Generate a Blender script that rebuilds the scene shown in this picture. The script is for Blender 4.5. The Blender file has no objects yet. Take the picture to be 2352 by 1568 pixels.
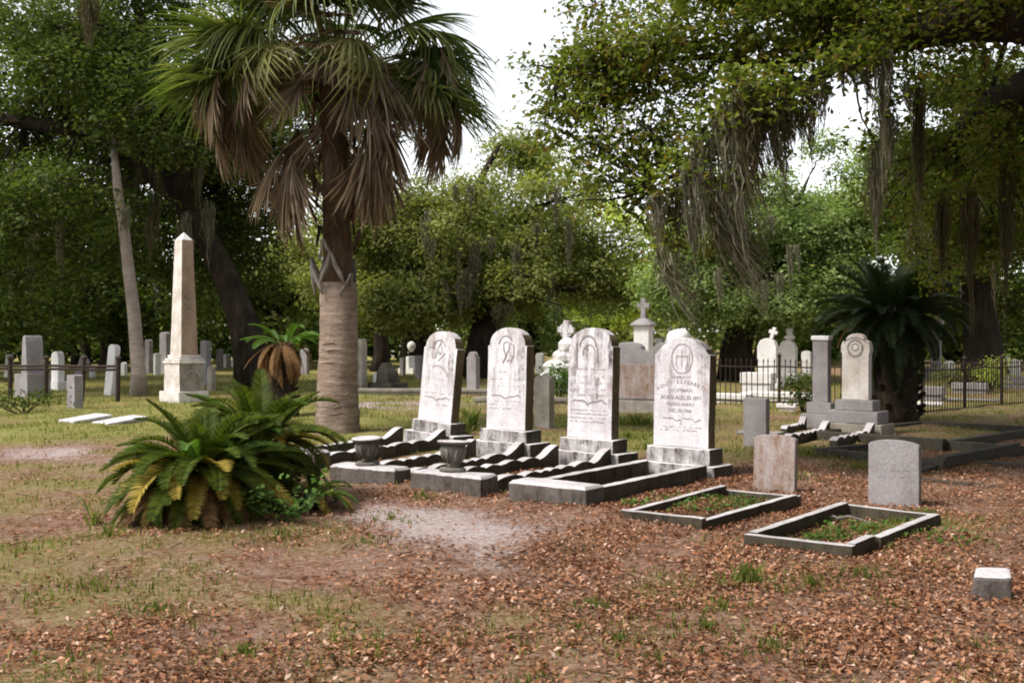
import bpy, bmesh, math, random
import numpy as np
from mathutils import Vector, Matrix, Euler, noise as mnoise

R = math.radians
scene = bpy.context.scene
col = scene.collection
random.seed(7)
rng = np.random.default_rng(11)

# ------------------------------------------------------------------ camera, sky, sun, exposure
cam_data = bpy.data.cameras.new("camera")
cam = bpy.data.objects.new("camera", cam_data)
col.objects.link(cam)
cam.location = (0, 0, 1.6)
cam.rotation_euler = (R(90 - 0.32), 0, 0)
cam_data.lens = 38
cam_data.sensor_width = 36
cam_data.clip_end = 2000
scene.camera = cam

SUN_DIR = Vector((-0.80, -0.36, 0)).normalized()
SUN_EL = R(54)
world = bpy.data.worlds.new("World")
scene.world = world
world.use_nodes = True
nt = world.node_tree
nt.nodes.clear()
sky = nt.nodes.new("ShaderNodeTexSky")
sky.sky_type = 'NISHITA'
sky.sun_disc = False
sky.sun_elevation = SUN_EL
sky.sun_rotation = math.atan2(SUN_DIR.x, SUN_DIR.y)
sky.dust_density = 0.3
hs = nt.nodes.new("ShaderNodeHueSaturation")
hs.inputs['Saturation'].default_value = 0.16
bg = nt.nodes.new("ShaderNodeBackground")
bg.inputs['Strength'].default_value = 0.086
wo = nt.nodes.new("ShaderNodeOutputWorld")
nt.links.new(sky.outputs[0], hs.inputs['Color'])
nt.links.new(hs.outputs[0], bg.inputs['Color'])
nt.links.new(bg.outputs[0], wo.inputs['Surface'])

sun_data = bpy.data.lights.new("sun", 'SUN')
sun_data.energy = 1.8
sun_data.angle = R(14)
sun_data.color = (1.0, 0.935, 0.83)
sun = bpy.data.objects.new("sun", sun_data)
col.objects.link(sun)
sv = Vector((SUN_DIR.x * math.cos(SUN_EL), SUN_DIR.y * math.cos(SUN_EL), math.sin(SUN_EL)))
sun.rotation_euler = sv.to_track_quat('Z', 'Y').to_euler()
sun.location = sv * 60

scene.view_settings.view_transform = 'Standard'
scene.view_settings.look = 'None'
scene.view_settings.exposure = 1.62
scene.view_settings.gamma = 1.0
scene.cycles.use_denoising = True
scene.cycles.max_bounces = 8
scene.cycles.transparent_max_bounces = 8
scene.cycles.filter_width = 1.9

# ------------------------------------------------------------------ helpers
FD = 2482.0
def at(px, py, Y):
    """a point of the place from its bearing and its distance"""
    return Vector(((px - 1176) / FD * Y, Y, 1.6 - (py - 770) / FD * Y))
def G(px, py, z=0.0):
    Y = (1.6 - z) * FD / (py - 770)
    return Vector(((px - 1176) / FD * Y, Y, z))

def gh(x, y):
    """height of the ground"""
    return (0.022 * np.sin(x * 0.9 + 1.3) * np.cos(y * 0.7) + 0.016 * np.sin(x * 2.1 - y * 1.4 + 0.5)
            + 0.010 * np.sin(x * 4.3 + y * 3.1) + 0.008 * np.sin(y * 5.7 - x * 3.3))

def vnoise(x, y, seed=0, octaves=3, f=1.0):
    r = np.random.default_rng(seed)
    out = np.zeros_like(np.asarray(x, dtype=float)); amp = 1.0; tot = 0
    for o in range(octaves):
        for k in range(4):
            a = r.uniform(0, 6.283); ph = r.uniform(0, 6.283); ff = f * r.uniform(0.7, 1.4)
            out = out + amp * np.sin((x * math.cos(a) + y * math.sin(a)) * ff + ph + 1.3 * np.sin((x * math.sin(a) - y * math.cos(a)) * ff * 0.7 + ph * 2))
        tot += amp * 1.6; amp *= 0.55; f *= 2.1
    return out / tot          # about -1..1

def link(o, parent=None):
    col.objects.link(o)
    if parent is not None:
        o.parent = parent
    return o

def tag(o, label=None, cat=None, group=None, kind=None):
    if label: o['label'] = label
    if cat: o['category'] = cat
    if group: o['group'] = group
    if kind: o['kind'] = kind
    return o

def empty(name, loc, rz=0.0, label=None, cat=None, group=None, rx=0.0, ry=0.0):
    o = bpy.data.objects.new(name, None)
    o.empty_display_size = 0.2
    o.location = loc
    o.rotation_euler = (rx, ry, rz)
    link(o)
    return tag(o, label, cat, group, 'thing')

def np_mesh(name, verts, faces, mat, parent=None, smooth=False, n=4):
    """verts (V,3), faces (F,n) arrays"""
    verts = np.ascontiguousarray(verts, dtype=np.float32); faces = np.ascontiguousarray(faces, dtype=np.int32)
    me = bpy.data.meshes.new(name)
    me.vertices.add(len(verts)); me.vertices.foreach_set('co', verts.ravel())
    me.loops.add(faces.size); me.loops.foreach_set('vertex_index', faces.ravel())
    me.polygons.add(len(faces))
    me.polygons.foreach_set('loop_start', np.arange(0, faces.size, n, dtype=np.int32))
    me.polygons.foreach_set('loop_total', np.full(len(faces), n, dtype=np.int32))
    if smooth:
        me.polygons.foreach_set('use_smooth', np.ones(len(faces), dtype=bool))
    me.update(calc_edges=True)
    me.materials.append(mat)
    o = bpy.data.objects.new(name, me)
    return link(o, parent)

class MB:
    """collects shapes for one mesh object"""
    def __init__(s): s.v = []; s.f = []
    def add(s, vs, fs):
        b = len(s.v); s.v += [tuple(p) for p in vs]; s.f += [tuple(i + b for i in f) for f in fs]
    def tube(s, pts, radii, seg=8, cap=True, rough=0.0, seed=0):
        pts = [Vector(p) for p in pts]; rings = []
        up = Vector((0, 0, 1)); prev = None
        for i, p in enumerate(pts):
            d = (pts[min(i + 1, len(pts) - 1)] - pts[max(i - 1, 0)]).normalized()
            if prev is None:
                a = d.cross(Vector((0, 1, 0)) if abs(d.y) < 0.9 else Vector((1, 0, 0))).normalized()
            else:
                a = (prev - d * prev.dot(d)).normalized()
            prev = a; b = d.cross(a)
            ring = []
            for k in range(seg):
                t = 2 * math.pi * k / seg; r = radii[i]
                if rough:
                    r *= 1 + rough * mnoise.noise(Vector((p.x * 1.7 + math.cos(t) * 1.3 + seed, p.y * 1.7 + math.sin(t) * 1.3, p.z * 1.7)))
                ring.append(p + (a * math.cos(t) + b * math.sin(t)) * r)
            rings.append(ring)
        vs = [v for r in rings for v in r]; fs = []
        for i in range(len(rings) - 1):
            for k in range(seg):
                k2 = (k + 1) % seg
                fs.append((i * seg + k, i * seg + k2, (i + 1) * seg + k2, (i + 1) * seg + k))
        if cap:
            fs.append(tuple(range(seg - 1, -1, -1))); fs.append(tuple((len(rings) - 1) * seg + k for k in range(seg)))
        s.add(vs, fs)
    def box(s, x0, x1, y0, y1, z0, z1):
        s.add([(x0, y0, z0), (x1, y0, z0), (x1, y1, z0), (x0, y1, z0), (x0, y0, z1), (x1, y0, z1), (x1, y1, z1), (x0, y1, z1)],
              [(3, 2, 1, 0), (4, 5, 6, 7), (0, 1, 5, 4), (1, 2, 6, 5), (2, 3, 7, 6), (3, 0, 4, 7)])
    def lathe(s, prof, seg=16, c=(0, 0, 0)):
        vs = []; fs = []
        for r, z in prof:
            for k in range(seg):
                t = 2 * math.pi * k / seg
                vs.append((c[0] + r * math.cos(t), c[1] + r * math.sin(t), c[2] + z))
        for i in range(len(prof) - 1):
            for k in range(seg):
                k2 = (k + 1) % seg
                fs.append((i * seg + k, i * seg + k2, (i + 1) * seg + k2, (i + 1) * seg + k))
        fs.append(tuple(range(seg - 1, -1, -1))); fs.append(tuple((len(prof) - 1) * seg + k for k in range(seg)))
        s.add(vs, fs)
    def ribbon(s, pts, w, y, d=0.004):
        """flat raised line in the local x-z plane, standing d proud of plane y (towards -y)"""
        pts = [Vector((p[0], 0, p[1])) for p in pts]; vs = []
        for i, p in enumerate(pts):
            t = (pts[min(i + 1, len(pts) - 1)] - pts[max(i - 1, 0)]).normalized(); nrm = Vector((-t.z, 0, t.x))
            ww = w * (0.75 + 0.5 * random.random()) / 2
            for q, yy in ((p - nrm * ww, y + 0.003), (p - nrm * ww, y - d), (p + nrm * ww, y - d), (p + nrm * ww, y + 0.003)):
                vs.append((q.x, yy, q.z))
        fs = []
        for i in range(len(pts) - 1):
            for k in range(3):
                fs.append((i * 4 + k, i * 4 + k + 1, i * 4 + 4 + k + 1, i * 4 + 4 + k))
        s.add(vs, fs)
    def build(s, name, mat, parent=None, smooth=False, bevel=0.0, cuts=0, rough=0.0, seed=0.0, flank=None):
        me = bpy.data.meshes.new(name)
        me.from_pydata(s.v, [], s.f); me.update()
        bm = bmesh.new(); bm.from_mesh(me)
        bmesh.ops.recalc_face_normals(bm, faces=bm.faces)
        if bevel:
            es = [e for e in bm.edges if e.is_manifold and e.calc_face_angle(0) > 0.6]
            bmesh.ops.bevel(bm, geom=es, offset=bevel, segments=2, profile=0.6, affect='EDGES')
        if cuts:
            ln = max(max(v.co[i] for v in bm.verts) - min(v.co[i] for v in bm.verts) for i in range(3))
            step = ln / cuts
            for it in range(4):
                es = [e for e in bm.edges if e.calc_length() > step * 1.6]
                if not es: break
                bmesh.ops.subdivide_edges(bm, edges=es, cuts=1, use_grid_fill=True)
            bmesh.ops.triangulate(bm, faces=[f for f in bm.faces if len(f.verts) > 4])
        if rough:
            for v in bm.verts:
                c = v.co
                n1 = mnoise.noise_vector(Vector((c.x * 5 + seed, c.y * 5, c.z * 5 + seed * 0.7)))
                n2 = mnoise.noise_vector(Vector((c.x * 17 + seed, c.y * 17, c.z * 17)))
                v.co = c + n1 * rough + n2 * rough * 0.5
        bm.to_mesh(me); bm.free()
        if smooth:
            me.polygons.foreach_set('use_smooth', np.ones(len(me.polygons), dtype=bool))
        me.materials.append(mat)
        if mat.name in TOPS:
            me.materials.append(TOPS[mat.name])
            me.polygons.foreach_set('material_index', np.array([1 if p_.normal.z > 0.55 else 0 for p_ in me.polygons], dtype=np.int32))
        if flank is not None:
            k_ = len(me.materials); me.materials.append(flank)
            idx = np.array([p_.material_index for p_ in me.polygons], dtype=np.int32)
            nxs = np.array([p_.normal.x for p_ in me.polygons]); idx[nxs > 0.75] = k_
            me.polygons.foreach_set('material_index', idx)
        o = bpy.data.objects.new(name, me)
        return link(o, parent)
TOPS = {}          # paler tops: sky light put into the colour, besides rain wash

# ------------------------------------------------------------------ materials
def new_mat(name):
    m = bpy.data.materials.new(name); m.use_nodes = True
    n = m.node_tree; n.nodes.clear()
    out = n.nodes.new('ShaderNodeOutputMaterial')
    return m, n, out
def N(n, t, **kw):
    d = n.nodes.new(t)
    for k, v in kw.items():
        if k in d.inputs: d.inputs[k].default_value = v
        else: setattr(d, k, v)
    return d
def ramp(n, stops, interp='LINEAR'):
    r = n.nodes.new('ShaderNodeValToRGB'); cr = r.color_ramp; cr.interpolation = interp
    while len(cr.elements) > 1: cr.elements.remove(cr.elements[0])
    cr.elements[0].position = stops[0][0]; cr.elements[0].color = tuple(stops[0][1]) + ((1,) if len(stops[0][1]) == 3 else ())
    for p, c in stops[1:]:
        e = cr.elements.new(p); e.color = tuple(c) + ((1,) if len(c) == 3 else ())
    return r
def g3(v): return (v, v, v)
def mixc(n, fac, a, b, mode='MIX'):
    m = n.nodes.new('ShaderNodeMix'); m.data_type = 'RGBA'; m.blend_type = mode
    if hasattr(fac, 'links') or hasattr(fac, 'is_linked'): n.links.new(fac, m.inputs[0])
    else: m.inputs[0].default_value = fac
    for i, c in ((6, a), (7, b)):
        if isinstance(c, tuple): m.inputs[i].default_value = c + ((1,) if len(c) == 3 else ())
        else: n.links.new(c, m.inputs[i])
    return m.outputs[2]
def pos(n, scale=(1, 1, 1), off=(0, 0, 0)):
    g = n.nodes.new('ShaderNodeNewGeometry'); mp = n.nodes.new('ShaderNodeMapping')
    mp.inputs['Scale'].default_value = scale; mp.inputs['Location'].default_value = off
    n.links.new(g.outputs['Position'], mp.inputs['Vector']); return mp.outputs[0]
def noise(n, vec, scale, detail=5, rough=0.6):
    t = N(n, 'ShaderNodeTexNoise', Scale=scale, Detail=detail, Roughness=rough)
    n.links.new(vec, t.inputs['Vector']); return t.outputs['Fac']
def bump(n, h, strength, dist):
    b = N(n, 'ShaderNodeBump', Strength=strength, Distance=dist); n.links.new(h, b.inputs['Height']); return b.outputs[0]

def stone(name, light, mid, stain, stain_amt=0.5, streak=0.5, rough=0.85, sc=1.0, patch=None, zfade=None):
    m, n, out = new_mat(name)
    p = pos(n); ps = pos(n, (9, 9, 1.1))
    big = noise(n, p, 2.6 * sc, 6, 0.65); fine = noise(n, p, 34 * sc, 6, 0.7); st = noise(n, ps, 1.0, 5, 0.7)
    c = ramp(n, [(0.36, mid), (0.6, light)]); n.links.new(big, c.inputs[0])
    lo = 0.62 - 0.2 * streak
    sr = ramp(n, [(lo, g3(0)), (lo + 0.16, g3(1))]); n.links.new(st, sr.inputs[0])
    mid_n = noise(n, p, 7.5 * sc, 6, 0.75)
    br = ramp(n, [(0.47 - 0.14 * stain_amt, g3(0)), (0.62, g3(1))]); n.links.new(mid_n, br.inputs[0])
    mul = N(n, 'ShaderNodeMath', operation='MULTIPLY'); n.links.new(sr.outputs[0], mul.inputs[0]); n.links.new(br.outputs[0], mul.inputs[1])
    m2 = N(n, 'ShaderNodeMath', operation='MULTIPLY'); n.links.new(mul.outputs[0], m2.inputs[0]); m2.inputs[1].default_value = min(1.0, stain_amt * 1.3)
    fz = None
    if zfade:
        sp = N(n, 'ShaderNodeSeparateXYZ'); n.links.new(p, sp.inputs[0])
        zw = N(n, 'ShaderNodeMath', operation='MULTIPLY_ADD'); n.links.new(big, zw.inputs[0]); zw.inputs[1].default_value = 0.7; n.links.new(sp.outputs[2], zw.inputs[2])
        fr_ = N(n, 'ShaderNodeMapRange'); fr_.inputs[1].default_value = zfade[0] + 0.35; fr_.inputs[2].default_value = zfade[1] + 0.35; fr_.inputs[3].default_value = zfade[2]; n.links.new(zw.outputs[0], fr_.inputs[0]); fz = fr_.outputs[0]
        m3 = N(n, 'ShaderNodeMath', operation='MULTIPLY'); n.links.new(m2.outputs[0], m3.inputs[0]); n.links.new(fz, m3.inputs[1]); m2 = m3
    c1 = mixc(n, m2.outputs[0], c.outputs[0], stain)
    if patch is not None:
        pn = noise(n, pos(n, (1, 1, 1), (4.2, 1.7, 8.8)), 3.4 * sc, 4, 0.55)
        pr = ramp(n, [(0.54, g3(0)), (0.7, g3(0.75))]); n.links.new(pn, pr.inputs[0])
        pf = pr.outputs[0]
        if fz is not None:
            m4 = N(n, 'ShaderNodeMath', operation='MULTIPLY'); n.links.new(pf, m4.inputs[0]); n.links.new(fz, m4.inputs[1]); pf = m4.outputs[0]
        c1 = mixc(n, pf, c1, patch)
    fr = ramp(n, [(0.3, g3(0.72)), (0.7, g3(1.06))]); n.links.new(fine, fr.inputs[0])
    c2 = mixc(n, 1.0, c1, fr.outputs[0], 'MULTIPLY')
    b = N(n, 'ShaderNodeBsdfPrincipled', Roughness=rough); b.inputs['Specular IOR Level'].default_value = 0.2
    n.links.new(c2, b.inputs['Base Color'])
    hm = N(n, 'ShaderNodeMath', operation='ADD'); n.links.new(fine, hm.inputs[0]); n.links.new(mid_n, hm.inputs[1])
    n.links.new(bump(n, hm.outputs[0], 0.55, 0.012), b.inputs['Normal'])
    n.links.new(b.outputs[0], out.inputs[0]); return m

def leafy(name, cols, trans=0.35, rough=0.6, tcol=None, gloss=0.10):
    m, n, out = new_mat(name)
    g = n.nodes.new('ShaderNodeNewGeometry')
    k = len(cols)
    c = ramp(n, [(i / max(1, k - 1), cc) for i, cc in enumerate(cols)]); n.links.new(g.outputs['Random Per Island'], c.inputs[0])
    big = noise(n, pos(n), 0.7, 3, 0.6); br = ramp(n, [(0.3, g3(0.68)), (0.7, g3(1.25))]); n.links.new(big, br.inputs[0])
    cc = mixc(n, 1.0, c.outputs[0], br.outputs[0], 'MULTIPLY')
    b = N(n, 'ShaderNodeBsdfPrincipled', Roughness=rough); b.inputs['Specular IOR Level'].default_value = gloss
    n.links.new(cc, b.inputs['Base Color'])
    if trans > 0:
        t = N(n, 'ShaderNodeBsdfTranslucent')
        tc = mixc(n, 1.0, cc, tcol or (1.5, 1.6, 0.7), 'MULTIPLY'); n.links.new(tc, t.inputs['Color'])
        mx = N(n, 'ShaderNodeMixShader'); mx.inputs[0].default_value = trans
        n.links.new(b.outputs[0], mx.inputs[1]); n.links.new(t.outputs[0], mx.inputs[2]); n.links.new(mx.outputs[0], out.inputs[0])
    else:
        n.links.new(b.outputs[0], out.inputs[0])
    return m

def bark(name, a, b_, c_, sc=1.0, ring=False):
    m, n, out = new_mat(name)
    p1 = pos(n, (7 * sc, 7 * sc, 1.6 * sc)) if not ring else pos(n, (2.2 * sc, 2.2 * sc, 15 * sc))
    f = noise(n, p1, 1.0, 6, 0.7); f2 = noise(n, pos(n), 1.3, 4, 0.6); f3 = noise(n, pos(n), 26 * sc, 5, 0.7)
    c = ramp(n, [(0.3, a), (0.52, b_), (0.72, c_)]); n.links.new(f, c.inputs[0])
    r2 = ramp(n, [(0.35, g3(0.7)), (0.65, g3(1.15))]); n.links.new(f2, r2.inputs[0])
    cc = mixc(n, 1.0, c.outputs[0], r2.outputs[0], 'MULTIPLY')
    b = N(n, 'ShaderNodeBsdfPrincipled', Roughness=0.95); b.inputs['Specular IOR Level'].default_value = 0.1
    n.links.new(cc, b.inputs['Base Color'])
    ad = N(n, 'ShaderNodeMath', operation='ADD'); n.links.new(f, ad.inputs[0]); n.links.new(f3, ad.inputs[1])
    n.links.new(bump(n, ad.outputs[0], 0.9, 0.03), b.inputs['Normal'])
    n.links.new(b.outputs[0], out.inputs[0]); return m

def plain(name, a, b_, sc=12, rough=0.7, metal=0.0):
    m, n, out = new_mat(name)
    f = noise(n, pos(n), sc, 5, 0.65); c = ramp(n, [(0.35, a), (0.65, b_)]); n.links.new(f, c.inputs[0])
    b = N(n, 'ShaderNodeBsdfPrincipled', Roughness=rough, Metallic=metal); b.inputs['Specular IOR Level'].default_value = 0.25
    n.links.new(c.outputs[0], b.inputs['Base Color']); n.links.new(bump(n, f, 0.4, 0.006), b.inputs['Normal'])
    n.links.new(b.outputs[0], out.inputs[0]); return m

M = {}
M['marble'] = stone('white_marble', (0.71, 0.69, 0.73), (0.56, 0.535, 0.565), (0.17, 0.13, 0.12), 0.75, 0.75, patch=(0.44, 0.355, 0.35), zfade=(0.55, 1.0, 0.2))
M['marble_stained'] = stone('stained_marble', (0.71, 0.69, 0.73), (0.53, 0.50, 0.525), (0.10, 0.075, 0.07), 0.95, 1.0, patch=(0.38, 0.30, 0.29), zfade=(0.6, 0.85, 0.15))
M['marble_base'] = stone('marble_plinth', (0.60, 0.58, 0.60), (0.34, 0.31, 0.305), (0.045, 0.036, 0.026), 1.0, 1.1)
M['washed_marble'] = stone('skylit_washed_marble', (0.76, 0.73, 0.75), (0.58, 0.54, 0.55), (0.25, 0.22, 0.20), 0.5, 0.4)  # plinth tops, with sky light painted into the paler tone
M['concrete'] = stone('weathered_concrete', (0.155, 0.135, 0.128), (0.09, 0.077, 0.066), (0.025, 0.021, 0.013), 0.7, 0.8)
M['washed'] = stone('skylit_washed_top', (0.58, 0.55, 0.58), (0.40, 0.37, 0.38), (0.16, 0.14, 0.12), 0.5, 0.4)  # block tops: rain wash, and sky light painted in as a paler colour
M['coping'] = stone('coping_stone', (0.085, 0.072, 0.052), (0.045, 0.037, 0.024), (0.015, 0.013, 0.007), 0.75, 0.7)
M['granite'] = stone('grey_granite', (0.31, 0.29, 0.30), (0.23, 0.21, 0.215), (0.18, 0.15, 0.13), 0.35, 0.4)
M['granite_rust'] = stone('rust_streaked_stone', (0.37, 0.32, 0.31), (0.29, 0.235, 0.215), (0.21, 0.12, 0.075), 0.8, 1.0)
M['white'] = stone('clean_white_stone', (0.78, 0.76, 0.76), (0.64, 0.62, 0.62), (0.45, 0.42, 0.40), 0.25, 0.3)
M['grey_old'] = stone('old_grey_stone', (0.36, 0.33, 0.29), (0.24, 0.21, 0.18), (0.09, 0.08, 0.06), 0.6, 0.6)
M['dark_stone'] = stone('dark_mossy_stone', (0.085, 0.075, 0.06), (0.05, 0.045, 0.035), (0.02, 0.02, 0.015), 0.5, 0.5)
M['obelisk'] = stone('obelisk_marble', (0.72, 0.68, 0.66), (0.52, 0.46, 0.42), (0.24, 0.17, 0.12), 0.45, 0.6, patch=(0.50, 0.40, 0.34))
M['mark'] = stone('worn_carving', (0.30, 0.26, 0.26), (0.22, 0.18, 0.18), (0.12, 0.10, 0.09), 0.5, 0.5)
M['mark_soft'] = stone('soft_worn_carving', (0.42, 0.36, 0.365), (0.32, 0.27, 0.27), (0.2, 0.16, 0.16), 0.4, 0.4)
M['algae'] = stone('shaded_algae_flank', (0.15, 0.115, 0.065), (0.085, 0.063, 0.032), (0.035, 0.026, 0.012), 0.5, 0.6)  # tablet side away from the sun: algae brown with its shade painted in
M['obelisk_brown'] = stone('obelisk_shaded_stain', (0.40, 0.29, 0.22), (0.28, 0.195, 0.14), (0.14, 0.09, 0.06), 0.5, 0.6, patch=(0.33, 0.26, 0.22))  # brown stain plus painted shade on the side away from the sun
M['letter'] = plain('carved_letter', (0.12, 0.095, 0.105), (0.26, 0.22, 0.235), 40, 0.9)
M['urn'] = stone('blackened_urn', (0.20, 0.185, 0.165), (0.10, 0.09, 0.075), (0.03, 0.03, 0.02), 0.6, 0.6)
M['iron'] = plain('rusty_iron', (0.018, 0.014, 0.012), (0.05, 0.03, 0.02), 30, 0.75, 0.0)
M['bark_oak'] = bark('oak_bark', (0.016, 0.012, 0.009), (0.034, 0.026, 0.02), (0.062, 0.05, 0.04))
M['bark_pale'] = bark('pale_bark', (0.22, 0.18, 0.15), (0.30, 0.25, 0.22), (0.38, 0.32, 0.28), 1.0, True)
M['bark_palm'] = bark('palm_bark', (0.15, 0.105, 0.078), (0.30, 0.225, 0.18), (0.43, 0.345, 0.29), 1.0, True)
M['bark_palm_fibre'] = bark('palm_fibre', (0.05, 0.032, 0.02), (0.10, 0.065, 0.04), (0.16, 0.11, 0.07), 1.2)
M['deadwood'] = bark('bleached_branch', (0.20, 0.17, 0.15), (0.32, 0.28, 0.26), (0.42, 0.38, 0.36), 2.0)
M['moss'] = leafy('spanish_moss', [(0.10, 0.095, 0.06), (0.165, 0.155, 0.105), (0.225, 0.21, 0.16)], 0.2, 0.9, (1.1, 1.1, 0.9), 0.05)
M['moss_dark'] = leafy('dark_spanish_moss', [(0.05, 0.044, 0.02), (0.085, 0.075, 0.04), (0.125, 0.112, 0.068)], 0.15, 0.9, (1.1, 1.1, 0.9), 0.05)
M['leaf_oak'] = leafy('oak_leaf', [(0.045, 0.066, 0.011), (0.09, 0.125, 0.02), (0.14, 0.18, 0.032), (0.20, 0.225, 0.06), (0.18, 0.115, 0.035)], 0.5, 0.5)
M['leaf_mid'] = leafy('oak_leaf_olive', [(0.095, 0.115, 0.03), (0.17, 0.20, 0.055), (0.25, 0.275, 0.09), (0.34, 0.345, 0.16)], 0.45, 0.6)
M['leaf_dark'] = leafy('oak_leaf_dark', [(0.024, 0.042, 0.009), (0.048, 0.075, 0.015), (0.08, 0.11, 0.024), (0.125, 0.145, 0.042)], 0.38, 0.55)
M['leaf_pale'] = leafy('oak_leaf_pale', [(0.10, 0.155, 0.05), (0.18, 0.25, 0.085), (0.25, 0.32, 0.125), (0.34, 0.38, 0.20)], 0.45, 0.6)
M['leaf_bright'] = leafy('sunny_leaf', [(0.28, 0.35, 0.06), (0.42, 0.48, 0.11), (0.52, 0.56, 0.20)], 0.5, 0.6)
M['palm_green'] = leafy('palm_leaf', [(0.035, 0.06, 0.014), (0.075, 0.11, 0.026), (0.125, 0.155, 0.04), (0.24, 0.25, 0.10)], 0.35, 0.5, gloss=0.25)
M['palm_yellow'] = leafy('palm_leaf_yellow', [(0.11, 0.12, 0.04), (0.20, 0.20, 0.08), (0.28, 0.26, 0.13)], 0.3, 0.45)  # yellower green used for some of the fans
M['palm_dead'] = leafy('dead_palm_leaf', [(0.085, 0.06, 0.035), (0.175, 0.128, 0.082), (0.30, 0.235, 0.17), (0.44, 0.365, 0.29)], 0.2, 0.8, (1.3, 1.0, 0.7), 0.1)
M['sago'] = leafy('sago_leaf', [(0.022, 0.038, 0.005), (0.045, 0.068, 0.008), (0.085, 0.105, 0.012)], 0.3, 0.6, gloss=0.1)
M['sago_dark'] = leafy('shaded_sago_leaf', [(0.008, 0.015, 0.004), (0.015, 0.027, 0.006), (0.026, 0.04, 0.010)], 0.2, 0.55, gloss=0.2)  # oak shade put into the frond colour
M['sago_light'] = leafy('sago_leaf_fresh', [(0.05, 0.11, 0.02), (0.08, 0.16, 0.025), (0.11, 0.19, 0.035)], 0.3, 0.5, gloss=0.25)
M['sago_yellow'] = leafy('sago_leaf_yellow', [(0.16, 0.13, 0.025), (0.26, 0.19, 0.035), (0.33, 0.25, 0.06)], 0.25, 0.5)
M['sago_brown'] = leafy('sago_leaf_brown', [(0.12, 0.065, 0.028), (0.20, 0.11, 0.05), (0.27, 0.16, 0.085)], 0.15, 0.8, (1.3, 1.0, 0.7), 0.1)
M['sago_trunk'] = bark('sago_trunk', (0.015, 0.012, 0.009), (0.04, 0.03, 0.022), (0.08, 0.06, 0.04), 2.0)
M['grass'] = leafy('grass_blade', [(0.06, 0.10, 0.018), (0.13, 0.17, 0.03), (0.21, 0.22, 0.055), (0.34, 0.29, 0.12)], 0.3, 0.6)
M['grass_fresh'] = leafy('fresh_grass_blade', [(0.05, 0.10, 0.015), (0.10, 0.16, 0.028), (0.17, 0.19, 0.05), (0.26, 0.23, 0.09), (0.07, 0.12, 0.02)], 0.35, 0.55)
M['litter'] = leafy('fallen_leaf', [(0.07, 0.03, 0.013), (0.24, 0.11, 0.055), (0.36, 0.18, 0.105), (0.12, 0.055, 0.026), (0.45, 0.255, 0.17), (0.18, 0.08, 0.04), (0.30, 0.14, 0.075), (0.54, 0.39, 0.31)], 0.1, 0.8, (1.2, 0.9, 0.7), 0.1)
M['weed'] = leafy('weed_leaf', [(0.04, 0.09, 0.02), (0.08, 0.15, 0.03), (0.13, 0.20, 0.05)], 0.3, 0.5)
M['brick'] = plain('old_brick', (0.20, 0.09, 0.06), (0.30, 0.15, 0.10), 30, 0.9)
M['wallpaint'] = plain('white_render', (0.74, 0.72, 0.69), (0.82, 0.80, 0.77), 3, 0.8)
M['roofgrey'] = plain('grey_roof', (0.30, 0.30, 0.31), (0.42, 0.42, 0.43), 4, 0.7)
M['gap_dark'] = plain('dark_timber', (0.03, 0.03, 0.03), (0.05, 0.045, 0.04), 4, 0.8)

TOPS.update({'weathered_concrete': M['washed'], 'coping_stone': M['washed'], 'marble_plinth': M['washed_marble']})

# ------------------------------------------------------------------ ground
def blob(x, y, cx, cy, rx, ry, rot=0.0):
    c, s = math.cos(rot), math.sin(rot)
    dx, dy = x - cx, y - cy
    u = (dx * c + dy * s) / rx; w = (-dx * s + dy * c) / ry
    return np.exp(-(u * u + w * w))
def sand_mask(x, y):
    m = 1.0 * blob(x, y, -0.34, 8.8, 0.75, 0.75) + 0.75 * blob(x, y, -0.8, 9.7, 0.8, 0.5) + 0.45 * blob(x, y, -0.2, 7.6, 0.6, 0.6) + 0.25 * blob(x, y, -2.2, 7.2, 1.0, 0.5)
    m += 0.6 * blob(x, y, -6.4, 15.0, 1.0, 0.9) + 0.4 * blob(x, y, -5.0, 14.0, 0.8, 0.9) + 0.6 * blob(x, y, -3.0, 25, 2.2, 2.0) + 0.4 * blob(x, y, -1.6, 11.2, 0.4, 0.4)
    return np.clip(m + 0.45 * vnoise(x, y, 3, 4, 2.6) * (0.25 + m), 0, 1)
def grass_mask(x, y):
    m = 0.30 * vnoise(x, y, 5, 4, 1.1) + 0.22 * vnoise(x, y, 55, 4, 4.0) + 0.20 - 0.12 * np.clip(x / 3, -1, 1)
    m += np.clip((y - 12) / 10, 0, 0.55) + 0.35 * blob(x, y, -6, 21, 5, 4) + 0.5 * blob(x, y, 1.9, 17, 1.0, 3.0) + 0.4 * blob(x, y, 4.0, 14.5, 1.6, 2.5)
    m += 0.12 * blob(x, y, -3.0, 7.6, 2.4, 1.2) + 0.1 * blob(x, y, -5.0, 11.5, 1.6, 2.0)
    m += 0.45 * blob(x, y, -1.2, 9.7, 0.8, 0.5) + 0.4 * blob(x, y, 1.4, 6.9, 0.6, 1.0) + 0.3 * blob(x, y, 2.3, 7.2, 0.8, 0.5)
    m -= 0.9 * sand_mask(x, y) + 0.30 * blob(x, y, 2.6, 9, 3.5, 4.5) + 0.3 * blob(x, y, 7, 15, 3, 4)
    return np.clip(m, 0, 1)
def litter_mask(x, y):
    m = 0.34 + 0.30 * vnoise(x, y, 8, 4, 1.6) + 0.20 * np.clip((x + 1.0) / 3, -1, 1)
    m -= 0.42 * sand_mask(x, y) + 0.30 * grass_mask(x, y) + np.clip((y - 12) / 9, 0, 0.5)
    m += 0.35 * blob(x, y, 2.6, 9.0, 3.0, 4.0)
    return np.clip(m, 0.03, 1)

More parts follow.
